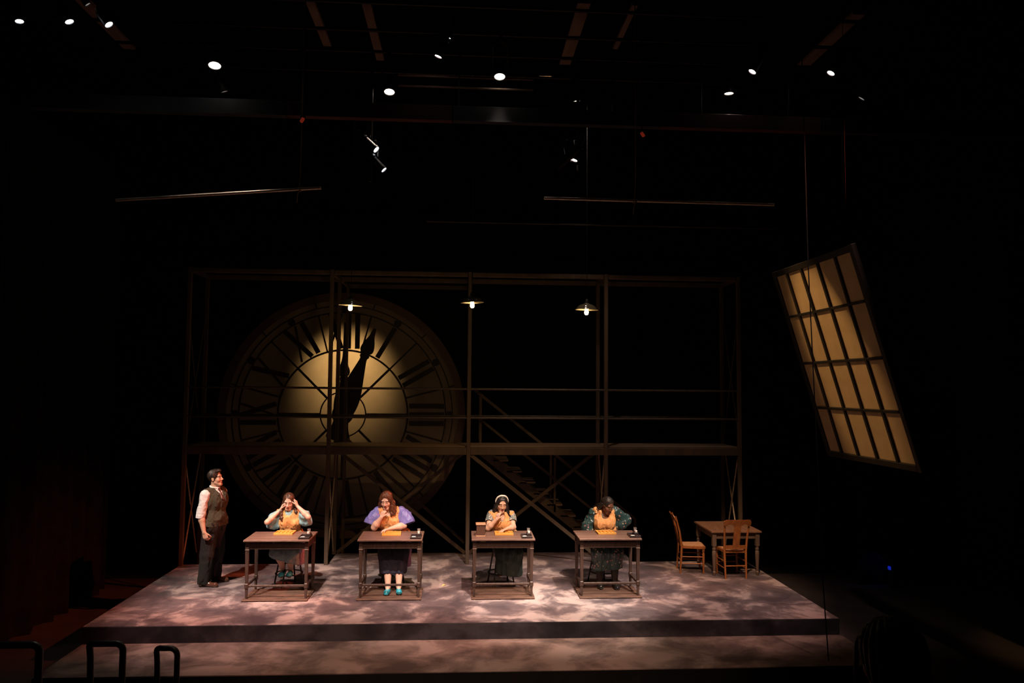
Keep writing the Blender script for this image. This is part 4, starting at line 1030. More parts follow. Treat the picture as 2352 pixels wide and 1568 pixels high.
def shoe(ank, toe, name, mat, root, sole, low=True, r=0.038, heel=0.012):
    a, t = V3(ank), V3(toe); f = unit((t - a) * (1, 1, 0)); z0 = t[2]
    S = Sdf(); hb = a - f * 0.045; hb[2] = z0 + 0.036; b_ = t - f * 0.035; b_[2] = z0 + 0.026; mid = (hb + b_) / 2
    S.cap(hb, mid, 0.033, 0.034, 0.02); S.cap(mid, b_, 0.034, 0.038, 0.02); S.cap(b_, t + np.array((0, 0, 0.02)) - f * 0.018, 0.036, 0.026, 0.02)
    if not low: S.cap(hb + np.array((0, 0, 0.03)), a - np.array((0, 0, 0.01)), 0.036, 0.036, 0.02); S.cap(a - np.array((0, 0, 0.015)), mid + f * 0.01 + np.array((0, 0, 0.012)), 0.034, 0.034, 0.02)
    mods = [keep((0, 0, 1), (0, 0, z0 + 0.012))]
    if low: mods.append(cut_cap(a + np.array((0, 0, 0.05)) + f * 0.03, a - f * 0.005 - np.array((0, 0, 0.015)), 0.034)) 
    o = garment(name, S, mat, root, 0.0045, 0.002, mods)
    S2 = Sdf(); S2.cap(hb, mid, 0.034, 0.034, 0.02); S2.cap(mid, b_, 0.034, 0.04, 0.02); S2.cap(b_, t + np.array((0, 0, 0.02)) - f * 0.018, 0.037, 0.028, 0.02)
    P_, Q = S2.mesh(0.005, 0.004, [keep((0, 0, 1), (0, 0, z0 + 0.0005)), keep((0, 0, -1), (0, 0, z0 + heel))])
    np_mesh('sole', P_, Q, sole, o, root.location)
    return o

def creases(m, strength=0.5, scale=9.0, stretch=(1, 1, 0.5)):
    """adds soft ridged creases to a cloth material"""
    nt = m.node_tree; N, L = nt.nodes, nt.links; b_ = N['Principled BSDF']
    tc = N.new('ShaderNodeTexCoord'); mp = N.new('ShaderNodeMapping'); mp.inputs['Scale'].default_value = stretch
    nz = N.new('ShaderNodeTexNoise'); nz.noise_type = 'RIDGED_MULTIFRACTAL'; nz.inputs['Scale'].default_value = scale; nz.inputs['Detail'].default_value = 2.5; nz.inputs['Distortion'].default_value = 0.6
    L.new(tc.outputs['Object'], mp.inputs['Vector']); L.new(mp.outputs['Vector'], nz.inputs['Vector'])
    bp = N.new('ShaderNodeBump'); bp.inputs['Strength'].default_value = strength; bp.inputs['Distance'].default_value = 0.02
    L.new(nz.outputs['Fac'], bp.inputs['Height'])
    if b_.inputs['Normal'].links: L.new(b_.inputs['Normal'].links[0].from_socket, bp.inputs['Normal'])
    L.new(bp.outputs['Normal'], b_.inputs['Normal']); return m
def cloth(name, c1, c2, scale=26, rough=0.8, bump=0.12, sheen=0.0, crease=0.45, **kw): return creases(pmat(name, c1, c2, scale, rough=rough, bump=bump, sheen=sheen, **kw), crease)
def floral(name, base, spots, scale=26.0, size=0.2, rough=0.6):
    m, nt, b_ = new_mat(name); N, L = nt.nodes, nt.links
    tc = N.new('ShaderNodeTexCoord'); vo = N.new('ShaderNodeTexVoronoi'); vo.inputs['Scale'].default_value = scale
    L.new(tc.outputs['Object'], vo.inputs['Vector'])
    rp = N.new('ShaderNodeValToRGB'); rp.color_ramp.interpolation = 'LINEAR'
    rp.color_ramp.elements[0].position = size; rp.color_ramp.elements[0].color = (1, 1, 1, 1); rp.color_ramp.elements[1].position = size + 0.08; rp.color_ramp.elements[1].color = (0, 0, 0, 1)
    L.new(vo.outputs['Distance'], rp.inputs['Fac'])
    sr = N.new('ShaderNodeValToRGB'); sr.color_ramp.interpolation = 'CONSTANT'
    e = sr.color_ramp.elements; e[0].position = 0; e[0].color = (*spots[0], 1); e[1].position = 0.35; e[1].color = (*spots[1], 1)
    if len(spots) > 2: k = e.new(0.62); k.color = (*spots[2], 1)
    sp = N.new('ShaderNodeSeparateColor'); L.new(vo.outputs['Color'], sp.inputs[0]); L.new(sp.outputs[0], sr.inputs['Fac'])
    mx = N.new('ShaderNodeMix'); mx.data_type = 'RGBA'; mx.inputs[6].default_value = (*base, 1)
    L.new(rp.outputs['Color'], mx.inputs[0]); L.new(sr.outputs['Color'], mx.inputs[7]); L.new(mx.outputs[2], b_.inputs['Base Color'])
    b_.inputs['Roughness'].default_value = rough; return creases(m, 0.5, 9.0)
M_SKIN = skin_mat('skin')
M_APRON = cloth('orange_cotton_apron', (0.64, 0.275, 0.095), (0.72, 0.335, 0.12), 18, 0.75)
SK = {'fair': (0.66, 0.40, 0.31), 'light': (0.62, 0.36, 0.25), 'dark': (0.17, 0.07, 0.04)}
def wr(amp, *sc_, ridge=True):     # cloth wrinkles with soft ridges
    fn_ = (lambda n_: 1.0 - 2.2 * np.abs(n_) ** 0.8) if ridge else (lambda n_: n_)
    return lambda P_: sum(-amp * a_ * fn_(vnoise(P_ * st_ + i_ * 3.7, s_)) for i_, (s_, a_, st_) in enumerate(sc_))
FOLD = wr(0.010, (15, 1.0, np.array((1, 1, 0.5))), (34, 0.45, np.array((1, 1, 0.55))))
SOFT = wr(0.006, (12, 1.0, np.array((1, 1, 0.8))), (26, 0.5, np.array((1, 1, 1))))
DRAPE = wr(0.011, (15, 1.0, np.array((1, 1, 0.16))), (34, 0.35, np.array((1, 1, 0.3))))
def strands(H, amp=0.004, f=34, wave=0.0):
    def fn(P_):
        q = H.loc(P_); th = np.arctan2(q[:, 0], q[:, 1] + 0.02)
        return amp * np.sin(th * f + wave * np.sin(q[:, 2] * 60)) + 0.5 * amp * vnoise(P_ * np.array((1, 1, 0.35)), 70)
    return fn
def hairline(H, z_front=0.062, wid=0.062, y=-0.105, low=-0.06):
    """opening for the face"""
    def fn(F, X, Y, Z):
        a = [(X - H.c[0]) * H.R[0, i] + (Y - H.c[1]) * H.R[1, i] + (Z - H.c[2]) * H.R[2, i] for i in range(3)]
        cz = (z_front + low) / 2
        D = np.sqrt((a[0] / H.k / wid) ** 2 + ((a[1] / H.k - y) / 0.075) ** 2 + ((a[2] / H.k - cz) / (z_front - cz)) ** 4) - 1
        return np.maximum(F, -(D * 0.05).astype(np.float32))
    return fn
def finish_body(S, root, H, skin, brow, lip, eyes, h=0.0045):
    P_, Q = S.mesh(h, 0.0, (), None, 1)
    return np_mesh('body', P_, Q, M_SKIN, root, root.location, H.paint(P_, skin, brow, lip, eyes))
def sock(S, H, neck): S.cap(H.w((0, 0.02, -0.05)), neck, 0.052, 0.056, 0.03)
def spectacles(H, root, mat):
    mb = MB()
    for sx in (-1, 1):
        mb.tube([H.w((sx * 0.031 + 0.021 * math.cos(2 * PI * i / 20), -0.101, 0.0 + 0.018 * math.sin(2 * PI * i / 20))) - V3(root.location) for i in range(20)], 0.0018, 6, closed=True)
        mb.tube([H.w((sx * 0.052, -0.1, 0.004)) - V3(root.location), H.w((sx * 0.08, -0.06, 0.006)) - V3(root.location), H.w((sx * 0.084, 0.01, 0.01)) - V3(root.location)], 0.0017, 6)
    mb.tube([H.w((-0.01, -0.104, 0.004)) - V3(root.location), H.w((0.01, -0.104, 0.004)) - V3(root.location)], 0.0017, 6)
    return mb.build('spectacles', mat, root, True)

# ---------------------------------------------------------------- the standing man
def man():
    root = empty('person', (-3.78, 12.10, 0), label='man standing in olive waistcoat and white rolled sleeves, looking right', cat='person')
    sa, sb = V3((-3.855, 11.955, 1.385)), V3((-3.70, 12.27, 1.395)); neck = V3((-3.765, 12.115, 1.46)); chest = V3((-3.735, 12.115, 1.27)); waist = V3((-3.745, 12.125, 1.04))
    ha, hb = V3((-3.79, 12.035, 0.905)), V3((-3.73, 12.225, 0.905))
    ea, wa = V3((-3.895, 11.915, 1.09)), V3((-3.825, 11.875, 0.835)); eb, wb = V3((-3.79, 12.36, 1.10)), V3((-3.80, 12.36, 0.85))
    ka, aa, ta = V3((-3.825, 12.04, 0.49)), V3((-3.875, 12.06, 0.085)), V3((-3.645, 11.99, 0.0)); kb, ab, tb_ = V3((-3.755, 12.29, 0.49)), V3((-3.82, 12.385, 0.085)), V3((-3.59, 12.33, 0.0))
    H = Head((-3.752, 12.10, 1.612), 82, -10, -2, 1.0)
    T = torso(sa, sb, neck, chest, waist, ha, hb, 0.168, 0.120, 0.160, 0.130, 0.115)
    S = Sdf(T.ops); H.build(S); sock(S, H, neck)
    limb(S, sa, ea, wa, 0.054, 0.043, 0.028, 0.003); limb(S, sb, eb, wb, 0.054, 0.043, 0.028, 0.003)
    for h_, k_, a_ in ((ha, ka, aa), (hb, kb, ab)): limb(S, h_, k_, a_, 0.088, 0.056, 0.036, 0.006)
    foot(S, aa, ta); foot(S, ab, tb_)
    hand(S, wa, (0.30, -0.03, -0.95), (0.15, 1.0, 0.0), (0.9, 0, 0.3), [(0.7, 0.9, 0.5)] * 4, 1.03, 0.0, 0.35)
    hand(S, wb, (0.2, 0.0, -0.97), (0.0, -1.0, 0), (0.9, 0, 0.2), [0.45] * 4, 1.03)
    finish_body(S, root, H, SK['light'], (0.03, 0.018, 0.012), (0.42, 0.14, 0.11), 'open')
    M_SHIRT = cloth('white_shirt_cotton', (0.72, 0.69, 0.68), (0.78, 0.75, 0.74), 30); M_VEST = cloth('olive_tweed', (0.04, 0.033, 0.019), (0.066, 0.054, 0.031), 60, 0.9, 0.2)
    M_TROUS = cloth('black_brown_wool', (0.006, 0.0048, 0.0045), (0.010, 0.008, 0.0072), 40, 0.85); M_BROWN = pmat('brown_leather', (0.075, 0.028, 0.018), (0.11, 0.042, 0.026), 14, rough=0.25, coat=0.4)
    M_SOLE = pmat('black_rubber', (0.01, 0.008, 0.007), (0.016, 0.013, 0.012), 20, rough=0.6); M_HAIR = pmat('dark_brown_hair', (0.012, 0.007, 0.005), (0.03, 0.018, 0.012), 30, (3, 3, 0.6), rough=0.45)
    fw = np.array((0.90, -0.43, 0)); 
    # shirt: body panel plus rolled sleeves
    ca = ea + (ea - sa) * 0.06; cb = eb + (eb - sb) * 0.06
    SH = Sdf(T.ops); SH.cap(sa + (0, 0, -0.01), ca, 0.061, 0.055, 0.03); SH.cap(sb + (0, 0, -0.01), cb, 0.061, 0.055, 0.03)
    nd = unit(neck - chest)
    garment('shirt', SH, M_SHIRT, root, 0.0055, 0.009, [keep((0, 0, -1), neck + nd * 0.035), keep((0, 0, 1), (0, 0, 0.93)), keep(sa - ea, ca), ] if False else [keep((0, 0, -1), (0, 0, 1.49)), keep((0, 0, 1), (0, 0, 0.95))], SOFT)
    for e_, s_ in ((ea, sa), (eb, sb)):
        d = unit(e_ - s_); c0 = e_ + d * 0.01; C = Sdf().cap(c0, c0 + d * 0.05, 0.064, 0.062, 0.01)
        garment('rolled_cuff', C, M_SHIRT, root, 0.005, 0.002, [keep(d, c0 - d * 0.012), keep(-d, c0 + d * 0.045)], SOFT)
    Fh = H.R; nc = H.w((0, 0.02, -0.115)); 
    col = Sdf(); ring_ = [neck + np.array((0.066 * math.cos(a), 0.066 * math.sin(a), 0.02 + 0.014 * math.cos(a - 2.7))) for a in np.linspace(0, 2 * PI, 17)]
    col.chain(ring_, [0.013] * 17, 0.004); col.cap(neck + fw * 0.06 + (0, 0, 0.012), neck + fw * 0.085 + np.array((-0.43, -0.9, 0)) * 0.05 + (0, 0, -0.045), 0.013, 0.007, 0.01); col.cap(neck + fw * 0.06 + (0, 0, 0.012), neck + fw * 0.085 - np.array((-0.43, -0.9, 0)) * 0.05 + (0, 0, -0.045), 0.013, 0.007, 0.01)
    garment('collar', col, M_SHIRT, root, 0.0045, 0.0)
    VE = Sdf(T.ops).ell(waist + (0, 0, -0.06), (0.155, 0.125, 0.12), frame_from((0, 0, 1), sb - sa), 0.05)
    side = np.array((-0.43, -0.90, 0.0))
    vm = [keep((0.12, -0.05, 1), waist + np.array((0, 0, -0.125))), keep((0, 0, -1), (0, 0, 1.475)), cut_cap(sa + side * 0.02, sa + side * 0.25 - (0, 0, 0.05), 0.078), cut_cap(sb - side * 0.02, sb - side * 0.25 - (0, 0, 0.05), 0.078),
          cut_cap(neck + fw * 0.10 + (0, 0, 0.02), chest + fw * 0.16 + (0, 0, 0.035), 0.038), cut_cap(neck + fw * 0.02 + (0, 0, 0.05), neck + fw * 0.12, 0.066)]
    v_ = garment('waistcoat', VE, M_VEST, root, 0.0055, 0.023, vm, FOLD)
    # lapels, pocket flap and buttons
    for s_ in (-1, 1):
        a0 = neck + side * (s_ * 0.075) + fw * 0.055 + (0, 0, -0.015); b0 = chest + fw * 0.142 + side * (s_ * 0.035) + (0, 0, 0.03)
        m0 = (a0 + b0) / 2 + side * (s_ * 0.02) + fw * 0.02
        L_ = Sdf().cap(a0, m0, 0.011, 0.015, 0.02).cap(m0, b0, 0.015, 0.006, 0.02)
        P_, Q = L_.mesh(0.005); np_mesh('lapel', P_, Q, M_VEST, v_, root.location)
    pf = waist + side * 0.105 + fw * 0.09 + (0, 0, -0.035)
    MB().bar(pf - V3(root.location) + side * 0.04 - fw * 0.02, pf - V3(root.location) - side * 0.055 + fw * 0.03, 0.02, 0.035, 0.006).build('pocket_flap', M_VEST, v_)
    for k_ in range(5):
        z = 1.26 - 0.06 * k_; p = np.array((-3.735, 12.12, z)) + fw * (0.135 if k_ < 3 else 0.142) - V3(root.location)
        MB().cyl(p, p + fw * 0.008, 0.008, n=10).build('button', M_SOLE, v_, True)
    tie = Sdf().cap(neck + fw * 0.083 + (0, 0, 0.0), neck + fw * 0.092 + (0, 0, -0.03), 0.014, 0.010, 0.01).cap(neck + fw * 0.098 + (0, 0, -0.03), chest + fw * 0.135 + (0, 0, 0.03), 0.011, 0.02, 0.01)
    garment('necktie', tie, cloth('dark_red_silk', (0.06, 0.012, 0.012), (0.09, 0.02, 0.018), 40, 0.4), root, 0.0045)
    TR = Sdf().cap(ha, hb, 0.118, 0.118, 0.05).ell(waist + (0, 0, -0.03), (0.168, 0.138, 0.12), frame_from((0, 0, 1), sb - sa), 0.05)
    for h_, k_, a_ in ((ha, ka, aa), (hb, kb, ab)):
        q_ = a_ + np.array((0.012, 0, -0.035)); TR.cap(h_ - (0, 0, 0.02), k_, 0.108, 0.092, 0.045); TR.cap(k_, q_, 0.092, 0.078, 0.03)
    garment('trousers', TR, M_TROUS, root, 0.006, 0.008, [keep((0, 0, 1), (0, 0, 0.035)), keep((0, 0, -1), (0, 0, 1.06))], DRAPE)
    for a_, t_ in ((aa, ta), (ab, tb_)): shoe(a_, t_, 'shoe', M_BROWN, root, M_SOLE, False, heel=0.016)
    HR = Sdf().ell(H.w((0, 0.02, 0.045)), (0.088, 0.102, 0.094), H.R, 0.02).ell(H.w((0.0, -0.05, 0.105)), (0.06, 0.045, 0.03), H.R, 0.03).cap(H.w((-0.07, -0.015, 0.03)), H.w((-0.074, -0.01, -0.02)), 0.012, 0.008, 0.015).cap(H.w((0.07, -0.015, 0.03)), H.w((0.074, -0.01, -0.02)), 0.012, 0.008, 0.015)
    def nape(F, X, Y, Z):
        a = [(X - H.c[0]) * H.R[0, i] + (Y - H.c[1]) * H.R[1, i] + (Z - H.c[2]) * H.R[2, i] for i in range(3)]
        F = np.maximum(F, (-0.055 - a[2] + 0.0 * a[0]).astype(np.float32))
        ear = np.sqrt(((np.abs(a[0]) - 0.085) / 0.03) ** 2 + ((a[1] - 0.01) / 0.024) ** 2 + ((a[2] + 0.008) / 0.036) ** 2) - 1
        return np.maximum(F, -(ear * 0.02).astype(np.float32))
    garment('hair', HR, M_HAIR, root, 0.0045, 0.0, [hairline(H, 0.092, 0.07, -0.108, -0.16), nape], strands(H, 0.004, 22, 0.6))
man()

TURQ = pmat('turquoise_leather', (0.02, 0.28, 0.38), (0.03, 0.35, 0.46), 14, rough=0.3, coat=0.3)
DARKSOLE = pmat('dark_shoe_sole', (0.02, 0.015, 0.013), (0.03, 0.024, 0.02), 20, rough=0.6)
def seated(O, label):
    root = empty('person', (O[0], O[1], 0), label=label, cat='person')
    return root, (lambda x, y, z: V3((O[0] + x, O[1] + y, z)))
def tabard(T, root, neck, sa, sb, nr=0.07, inf=0.018, dip=0.06, ar=0.072, zlow=0.72, wrk=FOLD, arm_dir=0.06):
    """apron bib: front and back of the torso, scooped at the neck and cut away at the arms"""
    d = unit(sb - sa)
    mods = [cut_cap(neck + (0, 0, 0.03), neck + np.array((0, -0.11, -dip)), nr), cut_cap(sa - d * 0.012 - (0, 0, 0.01), sa - d * 0.25 - (0, 0, arm_dir), ar), cut_cap(sb + d * 0.012 - (0, 0, 0.01), sb + d * 0.25 - (0, 0, arm_dir), ar),
            keep((0, 0, 1), (0, 0, zlow)), keep((0, 0, -1), neck + np.array((0, 0, 0.015)))]
    g = garment('apron', T, M_APRON, root, 0.0055, inf, mods, wrk)
    return g
def waist_tie(root, waist, ww, wd, parent, zs=0.0, yaw=0.0):
    n_ = 40; pts = []
    for i in range(n_):
        a = 2 * PI * i / n_; pts.append(V3(waist) - V3(root.location) + np.array(((ww + 0.02) * math.cos(a), (wd + 0.02) * math.sin(a), zs + 0.008 * math.sin(3 * a))))
    MB().tube(pts, 0.011, 8, closed=True).build('waist_tie', M_APRON, parent, True)

# ---------------------------------------------------------------- woman 1: both hands at her hair
def woman1():
    root, o = seated((-2.60, 12.06), 'seated woman in orange apron and pale blue blouse raising both hands to her hair')
    sa, sb = o(-0.165, -0.02, 1.085), o(0.165, -0.02, 1.09); neck = o(-0.005, -0.045, 1.135); chest = o(0, -0.025, 0.985); waist = o(0.0, 0.01, 0.80); ha, hb = o(-0.095, 0.03, 0.705), o(0.095, 0.03, 0.705)
    ea, wa = o(-0.305, -0.19, 0.985), o(-0.128, -0.115, 1.155); eb, wb = o(0.305, -0.19, 1.06), o(0.118, -0.115, 1.215)
    ka, kb = o(-0.085, -0.35, 0.56), o(0.075, -0.35, 0.56); aa, ab = o(-0.055, -0.14, 0.255), o(0.055, -0.14, 0.255); ta, tb_ = o(-0.06, -0.31, 0.195), o(0.06, -0.31, 0.195)
    H = Head(o(-0.012, -0.105, 1.282), 4, 20, 2, 0.97)
    T = torso(sa, sb, neck, chest, waist, ha, hb, 0.138, 0.095, 0.118, 0.092, 0.112, 0.85, np.array((0, -1.0, 0)))
    S = Sdf(T.ops); H.build(S); sock(S, H, neck)
    limb(S, sa, ea, wa, 0.046, 0.036, 0.023, 0.004); limb(S, sb, eb, wb, 0.046, 0.036, 0.023, 0.004)
    limb(S, ha, ka, aa, 0.085, 0.052, 0.032, 0.006); limb(S, hb, kb, ab, 0.085, 0.052, 0.032, 0.006); foot(S, aa, ta, 0.03); foot(S, ab, tb_, 0.03)
    hand(S, wa, (0.30, 0.12, 0.80), (0.9, 0.25, -0.3), (0.1, -0.9, 0.25), [(0.3, 0.5, 0.4), (0.4, 0.6, 0.4), (0.5, 0.7, 0.5), (0.6, 0.8, 0.5)], 0.92)
    hand(S, wb, (-0.30, 0.12, 0.82), (-0.9, 0.25, -0.3), (-0.1, -0.9, 0.25), [(0.3, 0.5, 0.4), (0.4, 0.6, 0.4), (0.5, 0.7, 0.5), (0.6, 0.8, 0.5)], 0.92)
    finish_body(S, root, H, SK['fair'], (0.07, 0.035, 0.022), (0.45, 0.15, 0.12), 'down')
    M_BL = cloth('pale_blue_cotton', (0.22, 0.38, 0.43), (0.28, 0.45, 0.50), 24); M_SK = cloth('blue_grey_cotton', (0.16, 0.25, 0.28), (0.22, 0.32, 0.35), 24); M_LAV = cloth('pale_lavender_cotton', (0.36, 0.26, 0.37), (0.44, 0.32, 0.44), 24)
    d = unit(sb - sa)
    garment('blouse', Sdf(T.ops), M_BL, root, 0.0055, 0.009, [keep((0, 0, -1), neck + np.array((0, 0, 0.012))), keep((0, 0, 1), (0, 0, 0.75))], SOFT)
    for s_, e_, sg in ((sa, ea, -1), (sb, eb, 1)):
        m1 = s_ + (e_ - s_) * 0.55; low = m1 + np.array((0.035 * sg, 0.04, -0.11))
        SL = Sdf().cap(s_, m1, 0.054, 0.058, 0.03).cap(m1 + (0, 0.02, -0.01), low, 0.055, 0.06, 0.05).cap(s_ + (0, 0, -0.03), low + np.array((-0.08 * sg, 0.02, 0.0)), 0.05, 0.05, 0.05)
        garment('sleeve', SL, M_BL, root, 0.0055, 0.004, [shell(0.012), keep(unit(np.array((-0.25 * sg, 0.15, 1.0))), low + np.array((0.05 * sg, 0, -0.045))), cut_cap(e_, e_ + (e_ - s_) * 0.5 + (0, 0, 0.05), 0.055)], DRAPE)
    ap = tabard(T, root, neck, sa, sb, 0.056, 0.026, 0.015, 0.06, 0.70)
    waist_tie(root, waist + np.array((0, 0.0, 0.02)), 0.118, 0.098, ap)
    SKT = Sdf().cap(ha, ka, 0.125, 0.105, 0.08).cap(hb, kb, 0.125, 0.105, 0.08).cap(ka, ka + (-0.01, 0.03, -0.08), 0.1, 0.1, 0.06).cap(kb, kb + (0.02, 0.04, -0.13), 0.1, 0.1, 0.06).cap(ka, kb, 0.09, 0.09, 0.06)
    garment('skirt', SKT, M_SK, root, 0.006, 0.012, [keep(unit((0.35, 0, 1)), o(-0.02, 0, 0.46)), keep((0, 0, -1), (0, 0, 0.815))], DRAPE)
    SH = Sdf().ell(o(0.215, -0.13, 0.52), (0.05, 0.06, 0.2), None, 0.02).ell(o(0.17, -0.16, 0.62), (0.06, 0.08, 0.1), None, 0.05).ell(o(0.20, -0.12, 0.40), (0.07, 0.06, 0.12), None, 0.04)
    garment('hanging_underskirt', SH, M_LAV, root, 0.0055, 0.0, [keep(unit((-0.5, 0, 1)), o(0.22, 0, 0.35))], DRAPE)
    for a_, t_ in ((aa, ta), (ab, tb_)): shoe(a_, t_, 'shoe', TURQ, root, DARKSOLE)
    M_HAIR = pmat('brown_hair', (0.045, 0.018, 0.010), (0.10, 0.04, 0.022), 26, (3, 3, 0.5), rough=0.35)
    HR = Sdf().ell(H.w((0, 0.02, 0.038)), (0.083, 0.101, 0.091), H.R, 0.02).ell(H.w((0, 0.06, -0.03)), (0.065, 0.045, 0.07), H.R, 0.04)
    HR.chain([H.w((-0.075, -0.01, 0.0)), H.w((-0.085, 0.0, -0.07)), o(-0.115, -0.12, 1.13), o(-0.105, -0.145, 1.04), o(-0.085, -0.15, 0.985)], [0.018, 0.022, 0.028, 0.025, 0.01], 0.02)
    HR.chain([H.w((0.075, -0.005, 0.0)), H.w((0.085, 0.01, -0.07)), o(0.10, -0.10, 1.12), o(0.12, -0.06, 1.07)], [0.017, 0.02, 0.021, 0.01], 0.02)
    def part(F, X, Y, Z):
        a = [(X - H.c[0]) * H.R[0, i] + (Y - H.c[1]) * H.R[1, i] + (Z - H.c[2]) * H.R[2, i] for i in range(3)]
        return F + (0.006 * np.exp(-((a[0] + 0.018) / 0.006) ** 2) * (a[2] > 0.06) * (a[1] < 0.03)).astype(np.float32)
    garment('hair', HR, M_HAIR, root, 0.0045, 0.0, [hairline(H, 0.094, 0.068, -0.112, -0.16), part], strands(H, 0.003, 30))
woman1()

# ---------------------------------------------------------------- woman 2: puffed lilac sleeves, fist at her chin
def woman2():
    root, o = seated((-1.03, 12.06), 'seated woman in lilac puffed sleeves and orange apron holding a hand at her chin')
    sa, sb = o(-0.225, -0.05, 1.115), o(0.095, -0.05, 1.12); neck = o(-0.075, -0.07, 1.16); chest = o(-0.065, -0.05, 1.0); waist = o(-0.03, 0.0, 0.82); ha, hb = o(-0.085, 0.03, 0.715), o(0.125, 0.03, 0.715)
    ea, wa = o(-0.275, -0.215, 0.905), o(-0.165, -0.265, 1.065); eb, wb = o(0.165, -0.17, 0.925), o(-0.025, -0.31, 0.905)
    ka, kb = o(-0.05, -0.40, 0.57), o(0.125, -0.40, 0.57); aa, ab = o(-0.02, -0.575, 0.115), o(0.135, -0.555, 0.115); ta, tb_ = o(-0.035, -0.725, 0.027), o(0.155, -0.70, 0.027)
    H = Head(o(-0.105, -0.15, 1.297), -10, 16, -3, 1.0)
    T = torso(sa, sb, neck, chest, waist, ha, hb, 0.158, 0.115, 0.15, 0.125, 0.125, 1.1, np.array((0, -1.0, 0)))
    S = Sdf(T.ops); H.build(S); sock(S, H, neck)
    limb(S, sa, ea, wa, 0.056, 0.046, 0.027, 0.006); limb(S, sb, eb, wb, 0.056, 0.046, 0.027, 0.006)
    limb(S, ha, ka, aa, 0.1, 0.062, 0.036, 0.012); limb(S, hb, kb, ab, 0.1, 0.062, 0.036, 0.012); foot(S, aa, ta, 0.032); foot(S, ab, tb_, 0.032)
    hand(S, wa, (0.32, 0.05, 0.9), (0.45, 0.75, -0.2), (0.3, -0.5, 0.5), [(0.9, 1.2, 0.8)] * 4, 0.95, 0.0, 0.5)
    hand(S, wb, (-0.85, -0.42, -0.12), (0.0, -0.1, -1.0), (-0.2, 0.9, 0), [(0.25, 0.5, 0.4), (0.3, 0.5, 0.4), (0.35, 0.5, 0.4), (0.4, 0.5, 0.4)], 0.95, 0.3)
    finish_body(S, root, H, SK['fair'], (0.08, 0.035, 0.022), (0.48, 0.13, 0.12), 'down')
    M_LIL = cloth('lilac_satin_cotton', (0.15, 0.14, 0.42), (0.20, 0.175, 0.48), 14, 0.5, 0.06); M_NAVY = cloth('navy_skirt_wool', (0.016, 0.016, 0.034), (0.026, 0.025, 0.05), 30); M_PINK = cloth('mauve_hanging_cloth', (0.36, 0.20, 0.36), (0.44, 0.26, 0.44), 24)
    garment('dress_bodice', Sdf(T.ops), M_LIL, root, 0.0055, 0.009, [keep((0, 0, -1), neck + np.array((0, 0, -0.015))), keep((0, 0, 1), (0, 0, 0.76)), cut_cap(neck, neck + np.array((0, -0.12, -0.08)), 0.07)], SOFT)
    GA = wr(0.014, (11, 1.0, np.array((1, 1, 0.35))), (22, 0.5, np.array((1, 1, 0.4))))
    for s_, low, sg in ((sa, o(-0.325, -0.09, 0.955), -1), (sb, o(0.205, -0.10, 0.965), 1)):
        SL = Sdf().cap(s_ + np.array((0.015 * sg, 0, -0.005)), s_ + (low - s_) * 0.5, 0.07, 0.11, 0.04).cap(s_ + (low - s_) * 0.5, low, 0.11, 0.125, 0.04)
        garment('puffed_sleeve', SL, M_LIL, root, 0.0055, 0.0, [shell(0.014), keep(unit(np.array((-0.35 * sg, 0.25, 1.0))), low + np.array((0, 0, -0.035)))], GA)
    ap = tabard(T, root, neck, sa, sb, 0.058, 0.026, 0.04, 0.075, 0.74)
    waist_tie(root, waist + np.array((0, 0, 0.015)), 0.15, 0.13, ap)
    RUF = wr(0.012, (40, 1.0, np.array((1, 1, 1))))
    for s_, sg in ((sa, -1), (sb, 1)):
        R_ = Sdf().chain([s_ + np.array((-0.045 * sg, 0.04, 0.04)), s_ + np.array((-0.04 * sg, -0.03, 0.048)), s_ + np.array((-0.045 * sg, -0.085, 0.0)), s_ + np.array((-0.045 * sg, -0.115, -0.07))], [0.014, 0.021, 0.022, 0.012], 0.02)
        P_, Q = R_.mesh(0.005, 0.0, (), RUF); np_mesh('ruffle', P_, Q, M_APRON, ap, root.location)
    SKT = Sdf().cap(ha, ka, 0.135, 0.112, 0.08).cap(hb, kb, 0.135, 0.112, 0.08).cap(ka, ka + (0.0, -0.05, -0.24), 0.108, 0.095, 0.06).cap(kb, kb + (0.0, -0.05, -0.24), 0.108, 0.095, 0.06).cap((ka + kb) / 2, (ka + kb) / 2 + (0, -0.05, -0.22), 0.1, 0.085, 0.06)
    garment('skirt', SKT, M_NAVY, root, 0.006, 0.016, [keep((0, 0, 1), (0, 0, 0.295)), keep((0, 0, -1), (0, 0, 0.83))], DRAPE)
    UN = Sdf().cap(ka + (0, -0.03, -0.2), ka + (0.0, -0.06, -0.27), 0.085, 0.085, 0.05).cap(kb + (0, -0.03, -0.2), kb + (0.0, -0.06, -0.27), 0.085, 0.085, 0.05)
    garment('petticoat', UN, cloth('pale_blue_lining', (0.22, 0.28, 0.42), (0.28, 0.34, 0.5), 24), root, 0.0055, 0.0, [keep(unit((0.3, 0, 1)), ka + np.array((0.05, 0, -0.30))), keep((0, 0, -1), (0, 0, 0.33)), shell(0.01)])
    SH = Sdf().ell(o(0.245, -0.28, 0.52), (0.04, 0.06, 0.25), None, 0.02).ell(o(0.22, -0.22, 0.62), (0.06, 0.1, 0.14), None, 0.05).ell(o(0.235, -0.30, 0.36), (0.045, 0.055, 0.12), None, 0.04)
    garment('hanging_cloth', SH, M_PINK, root, 0.0055, 0.0, [keep((0.1, 0, 1), (0, 0, 0.27))], DRAPE)
    for a_, t_ in ((aa, ta), (ab, tb_)): shoe(a_, t_, 'shoe', TURQ, root, DARKSOLE)
    M_HAIR = pmat('auburn_wavy_hair', (0.06, 0.018, 0.008), (0.14, 0.045, 0.02), 22, (2, 2, 0.7), rough=0.38)
